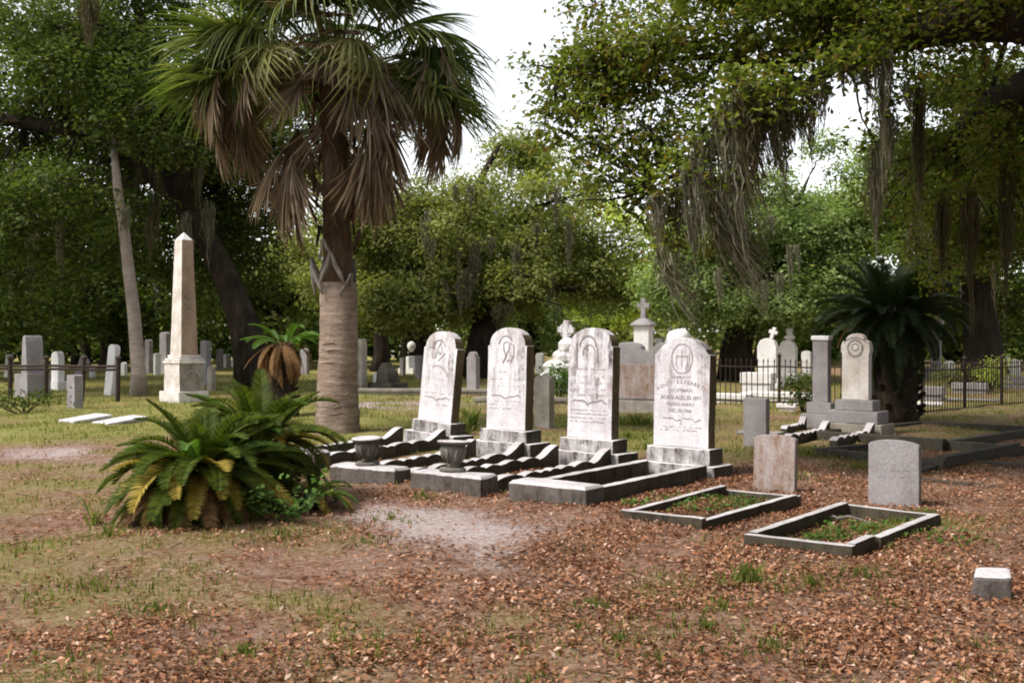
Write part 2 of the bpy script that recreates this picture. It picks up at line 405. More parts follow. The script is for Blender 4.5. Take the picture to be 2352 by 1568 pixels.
def axis(fine0, fine1, step, far0, far1):
    a = list(np.arange(fine0, fine1 + 1e-6, step)); s = step; v = a[-1]
    while v < far1: s *= 1.35; v += s; a.append(v)
    s = step; v = a[0]
    while v > far0: s *= 1.35; v -= s; a.insert(0, v)
    return np.array(a)
gx = axis(-12, 12, 0.14, -500, 500); gy = axis(3, 25, 0.14, -300, 700)
XX, YY = np.meshgrid(gx, gy)
zz = gh(XX, YY) + 0.006 * vnoise(XX, YY, 21, 2, 9.0)
verts = np.stack([XX.ravel(), YY.ravel(), zz.ravel()], 1)
nx, ny = len(gx), len(gy)
ii = (np.arange(ny - 1)[:, None] * nx + np.arange(nx - 1)[None, :]).ravel()
faces = np.stack([ii, ii + 1, ii + nx + 1, ii + nx], 1)
m, n, out = new_mat('churchyard_ground')
p = pos(n)
def attr(nm):
    a = n.nodes.new('ShaderNodeAttribute'); a.attribute_name = nm; return a.outputs['Fac']
n1 = noise(n, p, 3.2, 8, 0.7); n2 = noise(n, p, 21, 6, 0.75); n3 = noise(n, p, 85, 4, 0.7)
n23_ = N(n, 'ShaderNodeMath', operation='MULTIPLY_ADD'); n.links.new(n3, n23_.inputs[0]); n23_.inputs[1].default_value = 0.45; nh_ = N(n, 'ShaderNodeMath', operation='MULTIPLY'); n.links.new(n2, nh_.inputs[0]); nh_.inputs[1].default_value = 0.55; n.links.new(nh_.outputs[0], n23_.inputs[2]); n23 = n23_.outputs[0]
soil = ramp(n, [(0.30, (0.12, 0.066, 0.042)), (0.5, (0.27, 0.165, 0.12)), (0.68, (0.41, 0.29, 0.235))]); n.links.new(n2, soil.inputs[0])
vo = N(n, 'ShaderNodeTexVoronoi', Scale=24.0, Randomness=1.0); n.links.new(p, vo.inputs['Vector'])
vs_ = N(n, 'ShaderNodeSeparateColor'); n.links.new(vo.outputs['Color'], vs_.inputs[0])
vr = ramp(n, [(0.0, (0.07, 0.03, 0.014)), (0.25, (0.21, 0.09, 0.045)), (0.5, (0.13, 0.065, 0.038)), (0.75, (0.33, 0.17, 0.11)), (1.0, (0.40, 0.27, 0.205))]); n.links.new(vs_.outputs[0], vr.inputs[0])
lit = ramp(n, [(0.42, g3(0)), (0.56, g3(0.8))]); n.links.new(n1, lit.inputs[0])
soilc = mixc(n, lit.outputs[0], soil.outputs[0], vr.outputs[0])
sandc = ramp(n, [(0.3, (0.28, 0.20, 0.18)), (0.5, (0.45, 0.37, 0.365)), (0.7, (0.60, 0.53, 0.54))]); n.links.new(n2, sandc.inputs[0])
grc = ramp(n, [(0.3, (0.10, 0.115, 0.022)), (0.5, (0.23, 0.23, 0.06)), (0.7, (0.42, 0.37, 0.18))]); n.links.new(n2, grc.inputs[0])
def edge(fac, nz, k):
    a = N(n, 'ShaderNodeMath', operation='MULTIPLY_ADD'); n.links.new(nz, a.inputs[0]); a.inputs[1].default_value = k; n.links.new(fac, a.inputs[2])
    r = ramp(n, [(0.38 + k / 2, g3(0)), (0.62 + k / 2, g3(1))]); n.links.new(a.outputs[0], r.inputs[0]); return r.outputs[0]
def edge3(fac, nz, k, lo, hi):
    a = N(n, 'ShaderNodeMath', operation='MULTIPLY_ADD'); n.links.new(nz, a.inputs[0]); a.inputs[1].default_value = k; n.links.new(fac, a.inputs[2])
    r = N(n, 'ShaderNodeMapRange'); r.inputs[1].default_value = lo; r.inputs[2].default_value = hi; n.links.new(a.outputs[0], r.inputs[0]); return r.outputs[0]
c = mixc(n, edge3(attr('grass'), n23, 2.2, 1.25, 2.15), soilc, grc.outputs[0])
def edge2(fac, nz, k):
    a = N(n, 'ShaderNodeMath', operation='MULTIPLY_ADD'); n.links.new(nz, a.inputs[0]); a.inputs[1].default_value = k; n.links.new(fac, a.inputs[2])
    r = ramp(n, [(0.3 + k / 2, g3(0)), (0.8 + k / 2, g3(0.9))]); n.links.new(a.outputs[0], r.inputs[0]); return r.outputs[0]
c = mixc(n, edge3(attr('sand'), n2, 2.0, 1.25, 1.95), c, sandc.outputs[0])
fr = ramp(n, [(0.3, g3(0.7)), (0.7, g3(1.2))]); n.links.new(n3, fr.inputs[0])
c = mixc(n, 1.0, c, fr.outputs[0], 'MULTIPLY')
b = N(n, 'ShaderNodeBsdfPrincipled', Roughness=0.95); b.inputs['Specular IOR Level'].default_value = 0.1
n.links.new(c, b.inputs['Base Color'])
ad = N(n, 'ShaderNodeMath', operation='ADD'); n.links.new(n2, ad.inputs[0]); n.links.new(n3, ad.inputs[1])
n.links.new(bump(n, ad.outputs[0], 0.8, 0.03), b.inputs['Normal'])
n.links.new(b.outputs[0], out.inputs[0]); M['ground'] = m
ground = np_mesh('ground', verts, faces, M['ground'], smooth=True)
for nm, fn in (('sand', sand_mask), ('grass', grass_mask)):
    a = ground.data.attributes.new(nm, 'FLOAT', 'POINT')
    a.data.foreach_set('value', fn(XX, YY).ravel().astype(np.float32))
tag(ground, kind='structure')

# ------------------------------------------------------------------ scattered leaves and foliage
def leaf_quads(P, Nrm, size, aspect=0.5, fold=0.25, seed=0, droop=None):
    """P (n,3) centres, Nrm (n,3) normals, size (n,) -> verts, faces of lozenge leaves"""
    r = np.random.default_rng(seed)
    n_ = len(P)
    t = r.normal(size=(n_, 3))
    if droop is not None: t[:, 2] -= droop
    Nrm = Nrm / np.linalg.norm(Nrm, axis=1, keepdims=True)
    t = t - Nrm * (t * Nrm).sum(1, keepdims=True)
    t /= np.linalg.norm(t, axis=1, keepdims=True) + 1e-9
    s = np.cross(Nrm, t)
    L = (size * 0.5)[:, None]; W = L * aspect
    lift = Nrm * L * fold
    V = np.empty((n_, 4, 3))
    V[:, 0] = P - t * L; V[:, 1] = P + s * W + lift + t * L * 0.1; V[:, 2] = P + t * L; V[:, 3] = P - s * W + lift + t * L * 0.1
    F = np.arange(n_ * 4).reshape(n_, 4)
    return V.reshape(-1, 3), F

def crown_points(clumps, n_total, seed, leaf):
    """leaf centres gathered in small sprays inside uneven ellipsoid clumps"""
    r = np.random.default_rng(seed)
    w = np.array([(c[3] * c[4] * c[5]) ** 0.8 * (c[6] if len(c) > 6 else 1.0) for c in clumps]); w /= w.sum()
    P = []; Nn = []
    for c, ww in zip(clumps, w):
        nl = int(n_total * ww)
        if nl < 8: continue
        per = 26
        k = max(3, nl // per)
        d = r.normal(size=(k, 3)); d /= np.linalg.norm(d, axis=1, keepdims=True)
        rad = r.uniform(0.35, 1.0, size=(k, 1)) ** 0.55
        rad *= 1 + 0.22 * np.sin(d[:, :1] * 5 + seed) * np.cos(d[:, 1:2] * 6 + seed * 2) + 0.12 * r.normal(size=(k, 1))
        rr = np.array([c[3], c[4], c[5]])
        S = np.array(c[:3]) + d * rad * rr
        idx = r.integers(0, k, nl)
        off = r.normal(size=(nl, 3)) * np.array([1.0, 1.0, 0.55]) * leaf * 1.7
        P.append(S[idx] + off)
        Nn.append(d[idx] * 0.5 + np.array([0, 0, 0.75]) + r.normal(size=(nl, 3)) * 0.45)
    return np.concatenate(P), np.concatenate(Nn)

def foliage(name, clumps, n_total, leaf, mat, parent, seed, aspect=0.55, loc=(0, 0, 0)):
    P, Nn = crown_points(clumps, n_total, seed, leaf)
    keep = P[:, 2] > 0.15
    P, Nn = P[keep], Nn[keep]
    r = np.random.default_rng(seed + 1)
    V, F = leaf_quads(P - np.array(loc), Nn, leaf * r.uniform(0.6, 1.35, len(P)), aspect, 0.25, seed + 2)
    o = np_mesh(name, V, F, mat, parent)
    o['kind'] = 'stuff'
    return o

def wob(a, b, k, amp, seed):
    """wavy polyline from a to b"""
    a = Vector(a); b = Vector(b); out = []
    L = (b - a).length
    for i in range(k + 1):
        t = i / k
        w = mnoise.noise_vector(Vector((t * 2.3 + seed * 3.7, seed * 1.9, 0.3))) * amp * L * math.sin(math.pi * min(1, t * 1.0)) 
        out.append(a.lerp(b, t) + w)
    out[0] = a; out[-1] = b
    return out

def moss_hank(parent, top, length, width, sway=(0, 0), mat='moss', n_str=26, seed=0, loc=(0, 0, 0)):
    """one hanging beard of Spanish moss: many thin curled strands"""
    r = random.Random(seed); mb = MB(); top = Vector(top) - Vector(loc)
    for i in range(int(n_str * 2.6)):
        a = r.uniform(0, 6.283); q = r.random() ** 0.7 * width * 1.15
        st = top + Vector((math.cos(a) * q, math.sin(a) * q * 0.7, (0.04 - 0.34 * r.random() ** 1.6) * length - 0.5 * q))
        ln = length * r.uniform(0.35, 1.0) * (1.15 - 0.6 * q / max(width, 1e-6)); segs = 6
        w = width * r.uniform(0.02, 0.085); ang = r.uniform(0, 3.14); dx, dy = math.cos(ang), math.sin(ang)
        vs = []
        for s in range(segs + 1):
            t = s / segs
            pull = 0.35 + 0.65 * math.sin(math.pi * min(1, 0.25 + t * 0.75)) if t < 0.999 else 0.3
            c = Vector((top.x + (st.x - top.x) * pull, top.y + (st.y - top.y) * pull, st.z - ln * t))
            c.x += sway[0] * t * t + r.uniform(-1, 1) * width * 0.20; c.y += sway[1] * t * t + r.uniform(-1, 1) * width * 0.16
            ww = w * (1 - t) ** 0.6 * r.uniform(0.6, 1.1) + 0.002
            vs.append(c + Vector((dx * ww, dy * ww, 0))); vs.append(c - Vector((dx * ww, dy * ww, 0)))
        mb.add(vs, [(2 * s, 2 * s + 1, 2 * s + 3, 2 * s + 2) for s in range(segs)])
    return mb.build('moss_beard', M[mat], parent)

def tree(name, label, base, trunk_pts, trunk_r, limbs, clumps, n_leaf, leaf, leaf_mat, seed, bark_mat='bark_oak',
         moss=(), group=None, twigs=True, aspect=0.55, rough=0.25):
    """trunk, limbs, twigs, crown, moss beards"""
    loc = Vector((base[0], base[1], float(gh(base[0], base[1])) - 0.05))
    t = empty(name, loc, 0, label, 'tree', group)
    T = lambda q: Vector(q) - loc
    mb = MB(); mb.tube([T(q) for q in trunk_pts], trunk_r, 14, True, rough, seed); mb.build('trunk', M[bark_mat], t, smooth=True)
    nodes = [Vector(q) for q in trunk_pts[len(trunk_pts) // 2:]]
    for pts, rad in limbs:
        mb = MB(); mb.tube([T(q) for q in pts], rad, 9, True, rough, seed + 3); mb.build('limb', M[bark_mat], t, smooth=True)
        nodes += [Vector(q) for q in pts]
    if twigs and clumps:
        mb = MB(); r = random.Random(seed)
        for c in clumps:
            cc = Vector(c[:3]); near = min(nodes, key=lambda q: (q - cc).length)
            if (near - cc).length > 0.15:
                pl = wob(near, cc, 6, 0.12, seed + cc.x); rr = 0.028 * max(c[3], c[5]) + 0.01
                mb.tube([T(q) for q in pl], [rr * (1 - 0.6 * i / 6) for i in range(7)], 4, False)
            for k in range(5):
                e = cc + Vector((r.uniform(-1, 1) * c[3], r.uniform(-1, 1) * c[4], r.uniform(-0.8, 0.9) * c[5])) * 0.85
                pl = wob(cc, e, 4, 0.15, seed + k + cc.z); rr = 0.010 * max(c[3], c[5]) + 0.004
                mb.tube([T(q) for q in pl], [rr * (1 - 0.7 * i / 4) for i in range(5)], 3, False)
        o = mb.build('twigs', M[bark_mat], t); o['kind'] = 'stuff'
    if clumps:
        foliage('crown', clumps, n_leaf, leaf, M[leaf_mat], t, seed, aspect, loc)
    for i, ms in enumerate(moss):
        moss_hank(t, *ms[:3], sway=ms[3] if len(ms) > 3 else (0, 0), mat=ms[4] if len(ms) > 4 else 'moss', n_str=ms[5] if len(ms) > 5 else 26, seed=seed * 31 + i, loc=loc)
    return t

# ------------------------------------------------------------------ leaf litter and grass
nL = 560000
ly = 4.2 + (27 - 4.2) * rng.random(nL) ** 1.35
lx = (rng.random(nL) * 2 - 1) * (ly * 0.52 + 0.6)
keep = rng.random(nL) < litter_mask(lx, ly) * np.clip(0.72 + 0.55 * vnoise(lx, ly, 17, 3, 4.5), 0.15, 1.2) * np.clip(1.25 - (ly - 6) / 26, 0.25, 1)
lx, ly = lx[keep], ly[keep]
# drifts inside the copings and kerbs
for (fx, fy, ang_, L_, w_) in [(0.32, 10.16, -37.6, 2.4, 0.32), (-0.68, 10.94, -34.5, 2.65, 0.32), (-1.65, 11.82, -30.3, 2.8, 0.32), (-2.72, 12.95, -29, 2.85, 0.32), (1.35, 9.0, -39, 1.9, 0.32), (2.1, 7.95, -38.5, 1.9, 0.34), (0.75, 9.8, -40, 2.6, 0.12), (1.3, 9.1, -40, 2.0, 0.6)]:
    k_ = 1500; yy_ = rng.random(k_) * L_; xx_ = (rng.random(k_) * 2 - 1) * w_; ca, sa = math.cos(R(ang_)), math.sin(R(ang_))
    lx = np.concatenate([lx, fx + xx_ * ca - yy_ * sa]); ly = np.concatenate([ly, fy + xx_ * sa + yy_ * ca])
lz = gh(lx, ly) + 0.012 + 0.02 * rng.random(len(lx)) ** 2
Nn = np.stack([rng.normal(size=len(lx)) * 0.5, rng.normal(size=len(lx)) * 0.5, np.ones(len(lx))], 1)
V, F = leaf_quads(np.stack([lx, ly, lz], 1), Nn, 0.014 + 0.038 * rng.random(len(lx)) ** 1.6, 0.5, 0.3, 4)
o = np_mesh('leaf_litter', V, F, M['litter'])
tag(o, 'reddish brown fallen oak leaves strewn over the ground', 'leaf litter', kind='stuff')

def blades(name, x, y, h, mat, label, cat, seed=1, wid=0.006, lean=0.5, z0=None):
    r = np.random.default_rng(seed); n_ = len(x)
    a = r.uniform(0, 6.283, n_); b_ = r.uniform(0, 6.283, n_)
    z = gh(x, y) - 0.005
    B = np.stack([x, y, z], 1); W = np.stack([np.cos(a), np.sin(a), np.zeros(n_)], 1) * (wid * r.uniform(0.6, 1.4, n_))[:, None]
    D = np.stack([np.cos(b_), np.sin(b_), np.zeros(n_)], 1) * (h * lean * r.uniform(0.1, 1.0, n_))[:, None]
    U = np.stack([np.zeros(n_), np.zeros(n_), h], 1)
    V = np.empty((n_, 4, 3)); V[:, 0] = B - W; V[:, 1] = B + W; V[:, 2] = B + U * 0.6 + D * 0.4 + W * 0.6; V[:, 3] = B + U + D
    F = np.arange(n_ * 4).reshape(n_, 4)
    o = np_mesh(name, V.reshape(-1, 3), F, mat)
    return tag(o, label, cat, kind='stuff')
nG = 430000
y_ = 4.4 + (44 - 4.4) * rng.random(nG) ** 1.15
x_ = (rng.random(nG) * 2 - 1) * (y_ * 0.52 + 0.6)
patchy = np.clip(0.55 + 0.9 * vnoise(x_, y_, 14, 3, 3.0), 0, 1)
keep = rng.random(nG) < np.clip(grass_mask(x_, y_), 0, 0.75) * patchy
x_, y_ = x_[keep], y_[keep]
blades('grass', x_, y_, (0.012 + 0.06 * rng.random(len(x_)) ** 2) * (1 + np.clip((y_ - 12) / 22, 0, 0.9)), M['grass'], 'thin patchy grass growing through the leaf litter', 'grass', 2, 0.006)
# tufts
tx, ty, th = [], [], []
def tuft(px, py, rad, k, h):
    c = G(px, py)
    for i in range(k):
        a = random.uniform(0, 6.283); q = rad * 1.7 * random.random() ** 1.1
        tx.append(c.x + q * math.cos(a)); ty.append(c.y + q * math.sin(a)); th.append(h * random.uniform(0.2, 1.15) * math.exp(-0.5 * (q / (rad * 1.2)) ** 2))
for a in [(1712, 1345, 0.12, 240, 0.16), (1660, 1400, 0.2, 160, 0.08), (1620, 1440, 0.2, 140, 0.08), (1860, 1350, 0.16, 130, 0.09), (1790, 1370, 0.12, 70, 0.08),
          (1360, 1390, 0.14, 110, 0.09), (1420, 1470, 0.12, 90, 0.07), (965, 1470, 0.02, 6, 0.16), (560, 1495, 0.14, 120, 0.07), (350, 1400, 0.16, 120, 0.08), (190, 1340, 0.2, 110, 0.09),
          (1780, 1500, 0.2, 130, 0.08), (1330, 1440, 0.1, 60, 0.07), (1510, 1520, 0.1, 60, 0.07), (1980, 1330, 0.2, 140, 0.08), (2060, 1390, 0.16, 90, 0.06), (860, 1480, 0.2, 90, 0.06),
          (970, 1145, 0.16, 150, 0.10), (1080, 990, 0.10, 260, 0.42), (1065, 1000, 0.08, 120, 0.34), (1460, 975, 0.35, 520, 0.20), (1440, 1010, 0.25, 260, 0.16), (1500, 1030, 0.2, 160, 0.12),
          (1560, 1170, 0.2, 130, 0.08), (1650, 1160, 0.25, 200, 0.09), (1760, 1150, 0.2, 120, 0.08), (1990, 1225, 0.25, 260, 0.10), (1870, 1235, 0.25, 200, 0.09), (2060, 1205, 0.2, 170, 0.10),
          (1780, 1040, 0.5, 420, 0.13), (1880, 1050, 0.5, 420, 0.14), (1980, 1080, 0.3, 200, 0.12), (1830, 1100, 0.3, 160, 0.10), (215, 1200, 0.06, 40, 0.24), (250, 1230, 0.1, 60, 0.14),
          (640, 1230, 0.2, 160, 0.10), (840, 1250, 0.3, 160, 0.07), (900, 1190, 0.3, 160, 0.07), (2030, 1260, 0.12, 80, 0.08), (2140, 1300, 0.3, 140, 0.06), (2240, 1480, 0.2, 100, 0.06), (1220, 1560, 0.2, 110, 0.06)]:
    tuft(*a)
blades('grass_tufts', np.array(tx), np.array(ty), np.array(th), M['grass_fresh'], 'fresh green grass tufts standing in the brown leaves', 'grass', 3, 0.006, 0.6)

# fallen twigs
mb = MB()
for i in range(110):
    yy = 4.6 + 12 * random.random() ** 1.5; xx = random.uniform(-1, 1) * (yy * 0.5); a = random.uniform(0, 3.14); L = random.uniform(0.05, 0.22)
    z = float(gh(xx, yy)) + 0.02; d = Vector((math.cos(a), math.sin(a), 0)); q = Vector((-d.y, d.x, 0)) * random.uniform(-0.12, 0.12) * L
    mb.tube([Vector((xx, yy, z)) - d * L / 2, Vector((xx, yy, z + 0.01)) + q, Vector((xx, yy, z + random.uniform(0, 0.03))) + d * L / 2], [0.0045, 0.004, 0.002], 4)
tag(mb.build('fallen_twigs', M['bark_palm_fibre']), 'thin grey twigs scattered among the fallen leaves', 'twigs', kind='stuff')

# weed patches of small round leaves
wx = []; wn = []
for (px, py, rad, k) in [(1600, 1165, 0.5, 260), (1730, 1160, 0.3, 160), (1990, 1215, 0.5, 220), (2090, 1190, 0.25, 160), (1905, 1240, 0.2, 120), (2010, 1250, 0.1, 60), (2180, 1240, 0.4, 90), (1450, 1170, 0.12, 60)]:
    c = G(px, py)
    for i in range(k):
        a = random.uniform(0, 6.283); q = rad * random.random() ** 0.6
        x0, y0 = c.x + q * math.cos(a), c.y + q * math.sin(a)
        wx.append((x0, y0, float(gh(x0, y0)) + random.uniform(0.02, 0.07))); wn.append((random.gauss(0, .5), random.gauss(0, .5), 1))
V, F = leaf_quads(np.array(wx), np.array(wn), rng.uniform(0.025, 0.055, len(wx)), 0.8, 0.15, 9)
tag(np_mesh('ground_weeds', V, F, M['weed']), 'low leafy green weeds growing inside the kerbed plots', 'weeds', kind='stuff')

# ------------------------------------------------------------------ grave furniture
RZ = R(-40)                       # the graves all lie the same way: local x along the face, local y from foot to head
U = Vector((math.cos(RZ), math.sin(RZ), 0)); Vd = Vector((-math.sin(RZ), math.cos(RZ), 0))

def slab_profile(mb, prof, y0, y1):
    """prism of a closed x-z outline (counter-clockwise seen from -y)"""
    k = len(prof)
    mb.add([(x, y0, z) for x, z in prof] + [(x, y1, z) for x, z in prof],
           [tuple(range(k)), tuple(range(2 * k - 1, k - 1, -1))] + [(i, i + k, (i + 1) % k + k, (i + 1) % k) for i in range(k)])
def round_top(w, h, rise, z0=0.0, k=18, shoulder=0.0):
    """outline of a tablet with a curved head"""
    pts = [(-w / 2, z0), (w / 2, z0), (w / 2, z0 + h - rise)]
    ww = w / 2 - shoulder
    for i in range(k + 1):
        a = math.pi * i / k
        pts.append((ww * math.cos(a), z0 + h - rise + rise * math.sin(a) ** 0.9 if 0 < i < k else z0 + h - rise + (0.001 if shoulder else 0.0)))
    pts.append((-w / 2, z0 + h - rise))
    out = []
    for q in pts:
        if not out or (abs(q[0] - out[-1][0]) + abs(q[1] - out[-1][1])) > 1e-4: out.append(q)
    if abs(out[0][0] - out[-1][0]) + abs(out[0][1] - out[-1][1]) < 1e-4: out.pop()
    return out

def text_mesh(lines, mat, parent, y, depth=0.004):
    """lines: (string, x, z, size, arc radius or None); raised letters on plane y facing -y"""
    for s, x0, z0, size, arc in lines:
        mb = MB()
        def put(body, fx):
            cu = bpy.data.curves.new('letters', 'FONT'); cu.body = body; cu.size = size; cu.extrude = depth / 2; cu.align_x = 'CENTER'; cu.align_y = 'CENTER'; cu.resolution_u = 2
            cu.offset = size * 0.012
            ob = bpy.data.objects.new('letters', cu); col.objects.link(ob)
            dg = bpy.context.evaluated_depsgraph_get(); me = bpy.data.meshes.new_from_object(ob.evaluated_get(dg))
            mb.add([fx(v.co) for v in me.vertices], [tuple(p_.vertices) for p_ in me.polygons])
            bpy.data.objects.remove(ob); bpy.data.curves.remove(cu); bpy.data.meshes.remove(me)
        if arc is None:
            put(s, lambda c: (x0 + c.x, y - c.z, z0 + c.y))
        else:
            n_ = len(s); adv = size * 0.74 / arc
            for i, ch in enumerate(s):
                if ch == ' ': continue
                a = (i - (n_ - 1) / 2) * adv
                put(ch, lambda c, a=a: (x0 + math.sin(a) * (arc + c.y) + math.cos(a) * c.x, y - c.z, z0 - arc + math.cos(a) * (arc + c.y) - math.sin(a) * c.x))
        mb.build('inscription', mat, parent)

def worn_lines(parent, x0, x1, zs, y, h=0.014, mat='mark_soft', seed=0, fill=0.8):
    """rows of weathered, no longer readable carving"""
    r = random.Random(seed)
    for z in zs:
        mb = MB(); x = x0 + r.uniform(0, 0.03)
        while x < x1:
            w = r.uniform(0.010, 0.035)
            if r.random() < fill:
                hh = h * r.uniform(0.5, 1.1); zz_ = z + r.uniform(-0.003, 0.003)
                mb.box(x, min(x + w, x1), y - 0.003, y + 0.003, zz_ - hh / 2, zz_ + hh / 2)
            x += w + r.uniform(0.004, 0.022)
        if mb.v: mb.build('worn_carving', M[mat], parent)

def box_part(parent, name, mat, x0, x1, y0, y1, z0, z1, bevel=0.012, cuts=10, rough=0.005, seed=0.0, taper=0.0, flank=None):
    mb = MB(); mb.box(x0, x1, y0, y1, z0, z1)
    if taper:
        mb.v = [(x * (1 - taper) if z == z1 else x, y, z) for x, y, z in mb.v]
    return mb.build(name, M[mat], parent, False, bevel, cuts, rough, seed, M[flank] if flank else None)

def arc_pts(cx, cz, rx, rz_, a0, a1, k=22):
    return [(cx + rx * math.cos(R(a0 + (a1 - a0) * i / k)), cz + rz_ * math.sin(R(a0 + (a1 - a0) * i / k))) for i in range(k + 1)]
def wave_pts(x0, x1, z, amp, waves, k=40):
    return [(x0 + (x1 - x0) * i / k, z + amp * math.sin(i / k * waves * 2 * math.pi) + amp * 0.5 * math.sin(i / k * waves * 4.6 * math.pi + 1)) for i in range(k + 1)]

def big_stone(H, label, bw, bh, bd, uw, uh, ud, tw, th, td, rise, lean, mat, seed, shoulder=0.0, tilt=0.0, lean_base=0.0, prof=None):
    """tall tablet on two plinths, H = middle of the lower plinth's front edge on the ground"""
    t = empty('headstone', (H[0], H[1], float(gh(H[0], H[1]))), RZ, label, 'headstone', 'row of four tall white headstones', rx=-lean_base, ry=tilt)
    box_part(t, 'lower_plinth', 'marble_base', -bw / 2, bw / 2, 0, bd, -0.15, bh, 0.014, 14, 0.007, seed, flank='coping')  # flank takes a darker colour to deepen its shade
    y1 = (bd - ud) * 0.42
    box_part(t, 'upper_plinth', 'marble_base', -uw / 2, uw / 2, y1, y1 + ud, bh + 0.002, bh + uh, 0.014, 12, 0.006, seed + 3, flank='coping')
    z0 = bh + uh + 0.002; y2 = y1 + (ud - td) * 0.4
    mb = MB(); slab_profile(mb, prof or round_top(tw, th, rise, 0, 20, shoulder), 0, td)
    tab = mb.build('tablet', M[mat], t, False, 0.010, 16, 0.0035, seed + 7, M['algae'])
    tab.location = (0, y2, z0); tab.rotation_euler = (-lean, 0, 0)
    return t, tab

# four tall stones
s1, tab1 = big_stone((-1.22, 15.55), 'leaning tall marble headstone with a compass emblem, leftmost of the four in the row', 1.0, 0.20, 0.44, 0.78, 0.17, 0.32, 0.66, 1.30, 0.17, 0.24, R(2.5), 'marble', 1.0, 0.03, R(3.2), R(1.5))
s2, tab2 = big_stone((-0.16, 14.35), 'tall marble headstone with a looped ribbon emblem, second in the row of four', 1.03, 0.21, 0.44, 0.82, 0.16, 0.32, 0.68, 1.36, 0.17, 0.24, R(2.0), 'marble', 2.0, 0.03)
s3, tab3 = big_stone((0.87, 13.2), 'tall marble headstone with dark streaks and a niche emblem, third in the row', 1.03, 0.18, 0.44, 0.80, 0.16, 0.32, 0.67, 1.36, 0.16, 0.23, R(2.0), 'marble_stained', 3.0, 0.02)
p4 = [(-0.36, 0), (0.36, 0), (0.36, 1.04)]
for i in range(17):
    a = i / 16; x = 0.34 - 0.68 * a
    p4.append((x, 1.05 + 0.185 * max(0.0, 1 - (abs(x) / 0.34) ** 2.3) ** 0.9))
p4.append((-0.36, 1.04))
s4, tab4 = big_stone((1.83, 12.13), 'tall white headstone with clear lettering under a carved oval, rightmost of the four', 1.0, 0.15, 0.42, 0.82, 0.18, 0.30, 0.72, 1.26, 0.15, 0.2, R(2.2), 'marble', 4.0, prof=p4)
# carvings
def ribbons(tab, name, mat, lst, y=0.0):
    mb = MB()
    for pts, w in lst: mb.ribbon(pts, w, y, 0.005)
    mb.build(name, M[mat], tab)
ribbons(tab1, 'compass_emblem', 'mark', [(arc_pts(-0.02, 1.02, 0.12, 0.15, 25, 168), 0.016), ([(-0.01, 1.13), (-0.05, 1.02), (-0.09, 0.90)], 0.016), ([(0.0, 1.12), (0.05, 1.0), (0.07, 0.96)], 0.010),
                                     ([(-0.02, 0.87), (0.04, 0.92), (0.11, 0.99)], 0.014), ([(-0.04, 0.985), (0.0, 0.97), (0.03, 0.985)], 0.010), (arc_pts(0.0, 0.985, 0.022, 0.022, 0, 360, 10), 0.008)])
worn_lines(tab1, -0.22, 0.26, [0.70, 0.60, 0.52, 0.40, 0.24], 0.0, 0.016, 'mark_soft', 3, 0.35)
ribbons(tab1, 'carved_arc', 'mark_soft', [(arc_pts(-0.02, 0.30, 0.30, 0.50, 45, 110), 0.016), (wave_pts(-0.22, 0.25, 0.33, 0.018, 1.5), 0.016)])
ribbons(tab2, 'ribbon_emblem', 'mark', [(arc_pts(-0.02, 1.10, 0.13, 0.15, 40, 165), 0.016), ([(-0.06, 1.12), (-0.055, 1.06), (-0.02, 1.0), (-0.03, 0.95), (-0.07, 0.89)], 0.018), ([(0.04, 1.13), (0.03, 1.06), (-0.01, 1.0), (-0.01, 0.96)], 0.016),
                                    (arc_pts(0.0, 1.05, 0.12, 0.17, -62, 30), 0.017), ([(0.0, 0.90), (0.02, 0.92), (0.05, 0.94)], 0.012), (arc_pts(-0.01, 1.10, 0.06, 0.07, 20, 160), 0.010)])
worn_lines(tab2, -0.28, 0.28, [0.77, 0.67, 0.58], 0.0, 0.018, 'mark_soft', 5, 0.4)
worn_lines(tab2, -0.30, 0.26, [0.375, 0.33, 0.28], 0.0, 0.014, 'mark_soft', 6, 0.7)
ribbons(tab2, 'carved_wave', 'mark', [(wave_pts(-0.26, 0.26, 0.44, 0.016, 1.5), 0.014)])
ribbons(tab3, 'niche_emblem', 'mark', [(arc_pts(-0.04, 1.10, 0.13, 0.16, 10, 170), 0.022), (arc_pts(-0.02, 1.05, 0.09, 0.10, 0, 200), 0.012), ([(-0.21, 1.17), (-0.215, 1.05), (-0.21, 0.93), (-0.20, 0.86)], 0.032), ([(0.10, 1.12), (0.11, 1.02), (0.10, 0.93)], 0.018)])
worn_lines(tab3, -0.24, 0.24, [0.85, 0.76, 0.68, 0.60, 0.53], 0.0, 0.024, 'mark_soft', 8, 0.7)
worn_lines(tab3, -0.30, 0.27, [0.345, 0.30, 0.25, 0.205], 0.0, 0.016, 'mark_soft', 9, 0.85)
ribbons(tab3, 'carved_wave', 'mark', [(wave_pts(-0.25, 0.26, 0.45, 0.018, 1.6), 0.016)])
ribbons(tab4, 'carved_oval', 'mark_soft', [(arc_pts(0.0, 1.0, 0.135, 0.165, 0, 360, 40), 0.012), ([(-0.075, 1.03), (0.0, 1.025), (0.075, 1.03)], 0.010), ([(-0.07, 1.03), (-0.075, 0.93), (-0.05, 0.88)], 0.008),
                                      ([(0.07, 1.03), (0.072, 0.93), (0.05, 0.88)], 0.008), ([(0, 1.10), (0, 1.03), (0, 0.89)], 0.008)])
text_mesh([('IN MEMORY OF', 0, 0.785, 0.035, None), ('AGNES ELIZABETH', 0.0, 0.735, 0.062, 0.60), ('HOFFMAN', 0, 0.635, 0.062, None), ('BORN AUG.30.1891', 0, 0.555, 0.062, None),
           ('PASSED AWAY', -0.01, 0.478, 0.055, None), ('DEC.30.1968', -0.01, 0.408, 0.055, None)], M['letter'], tab4, 0.0)
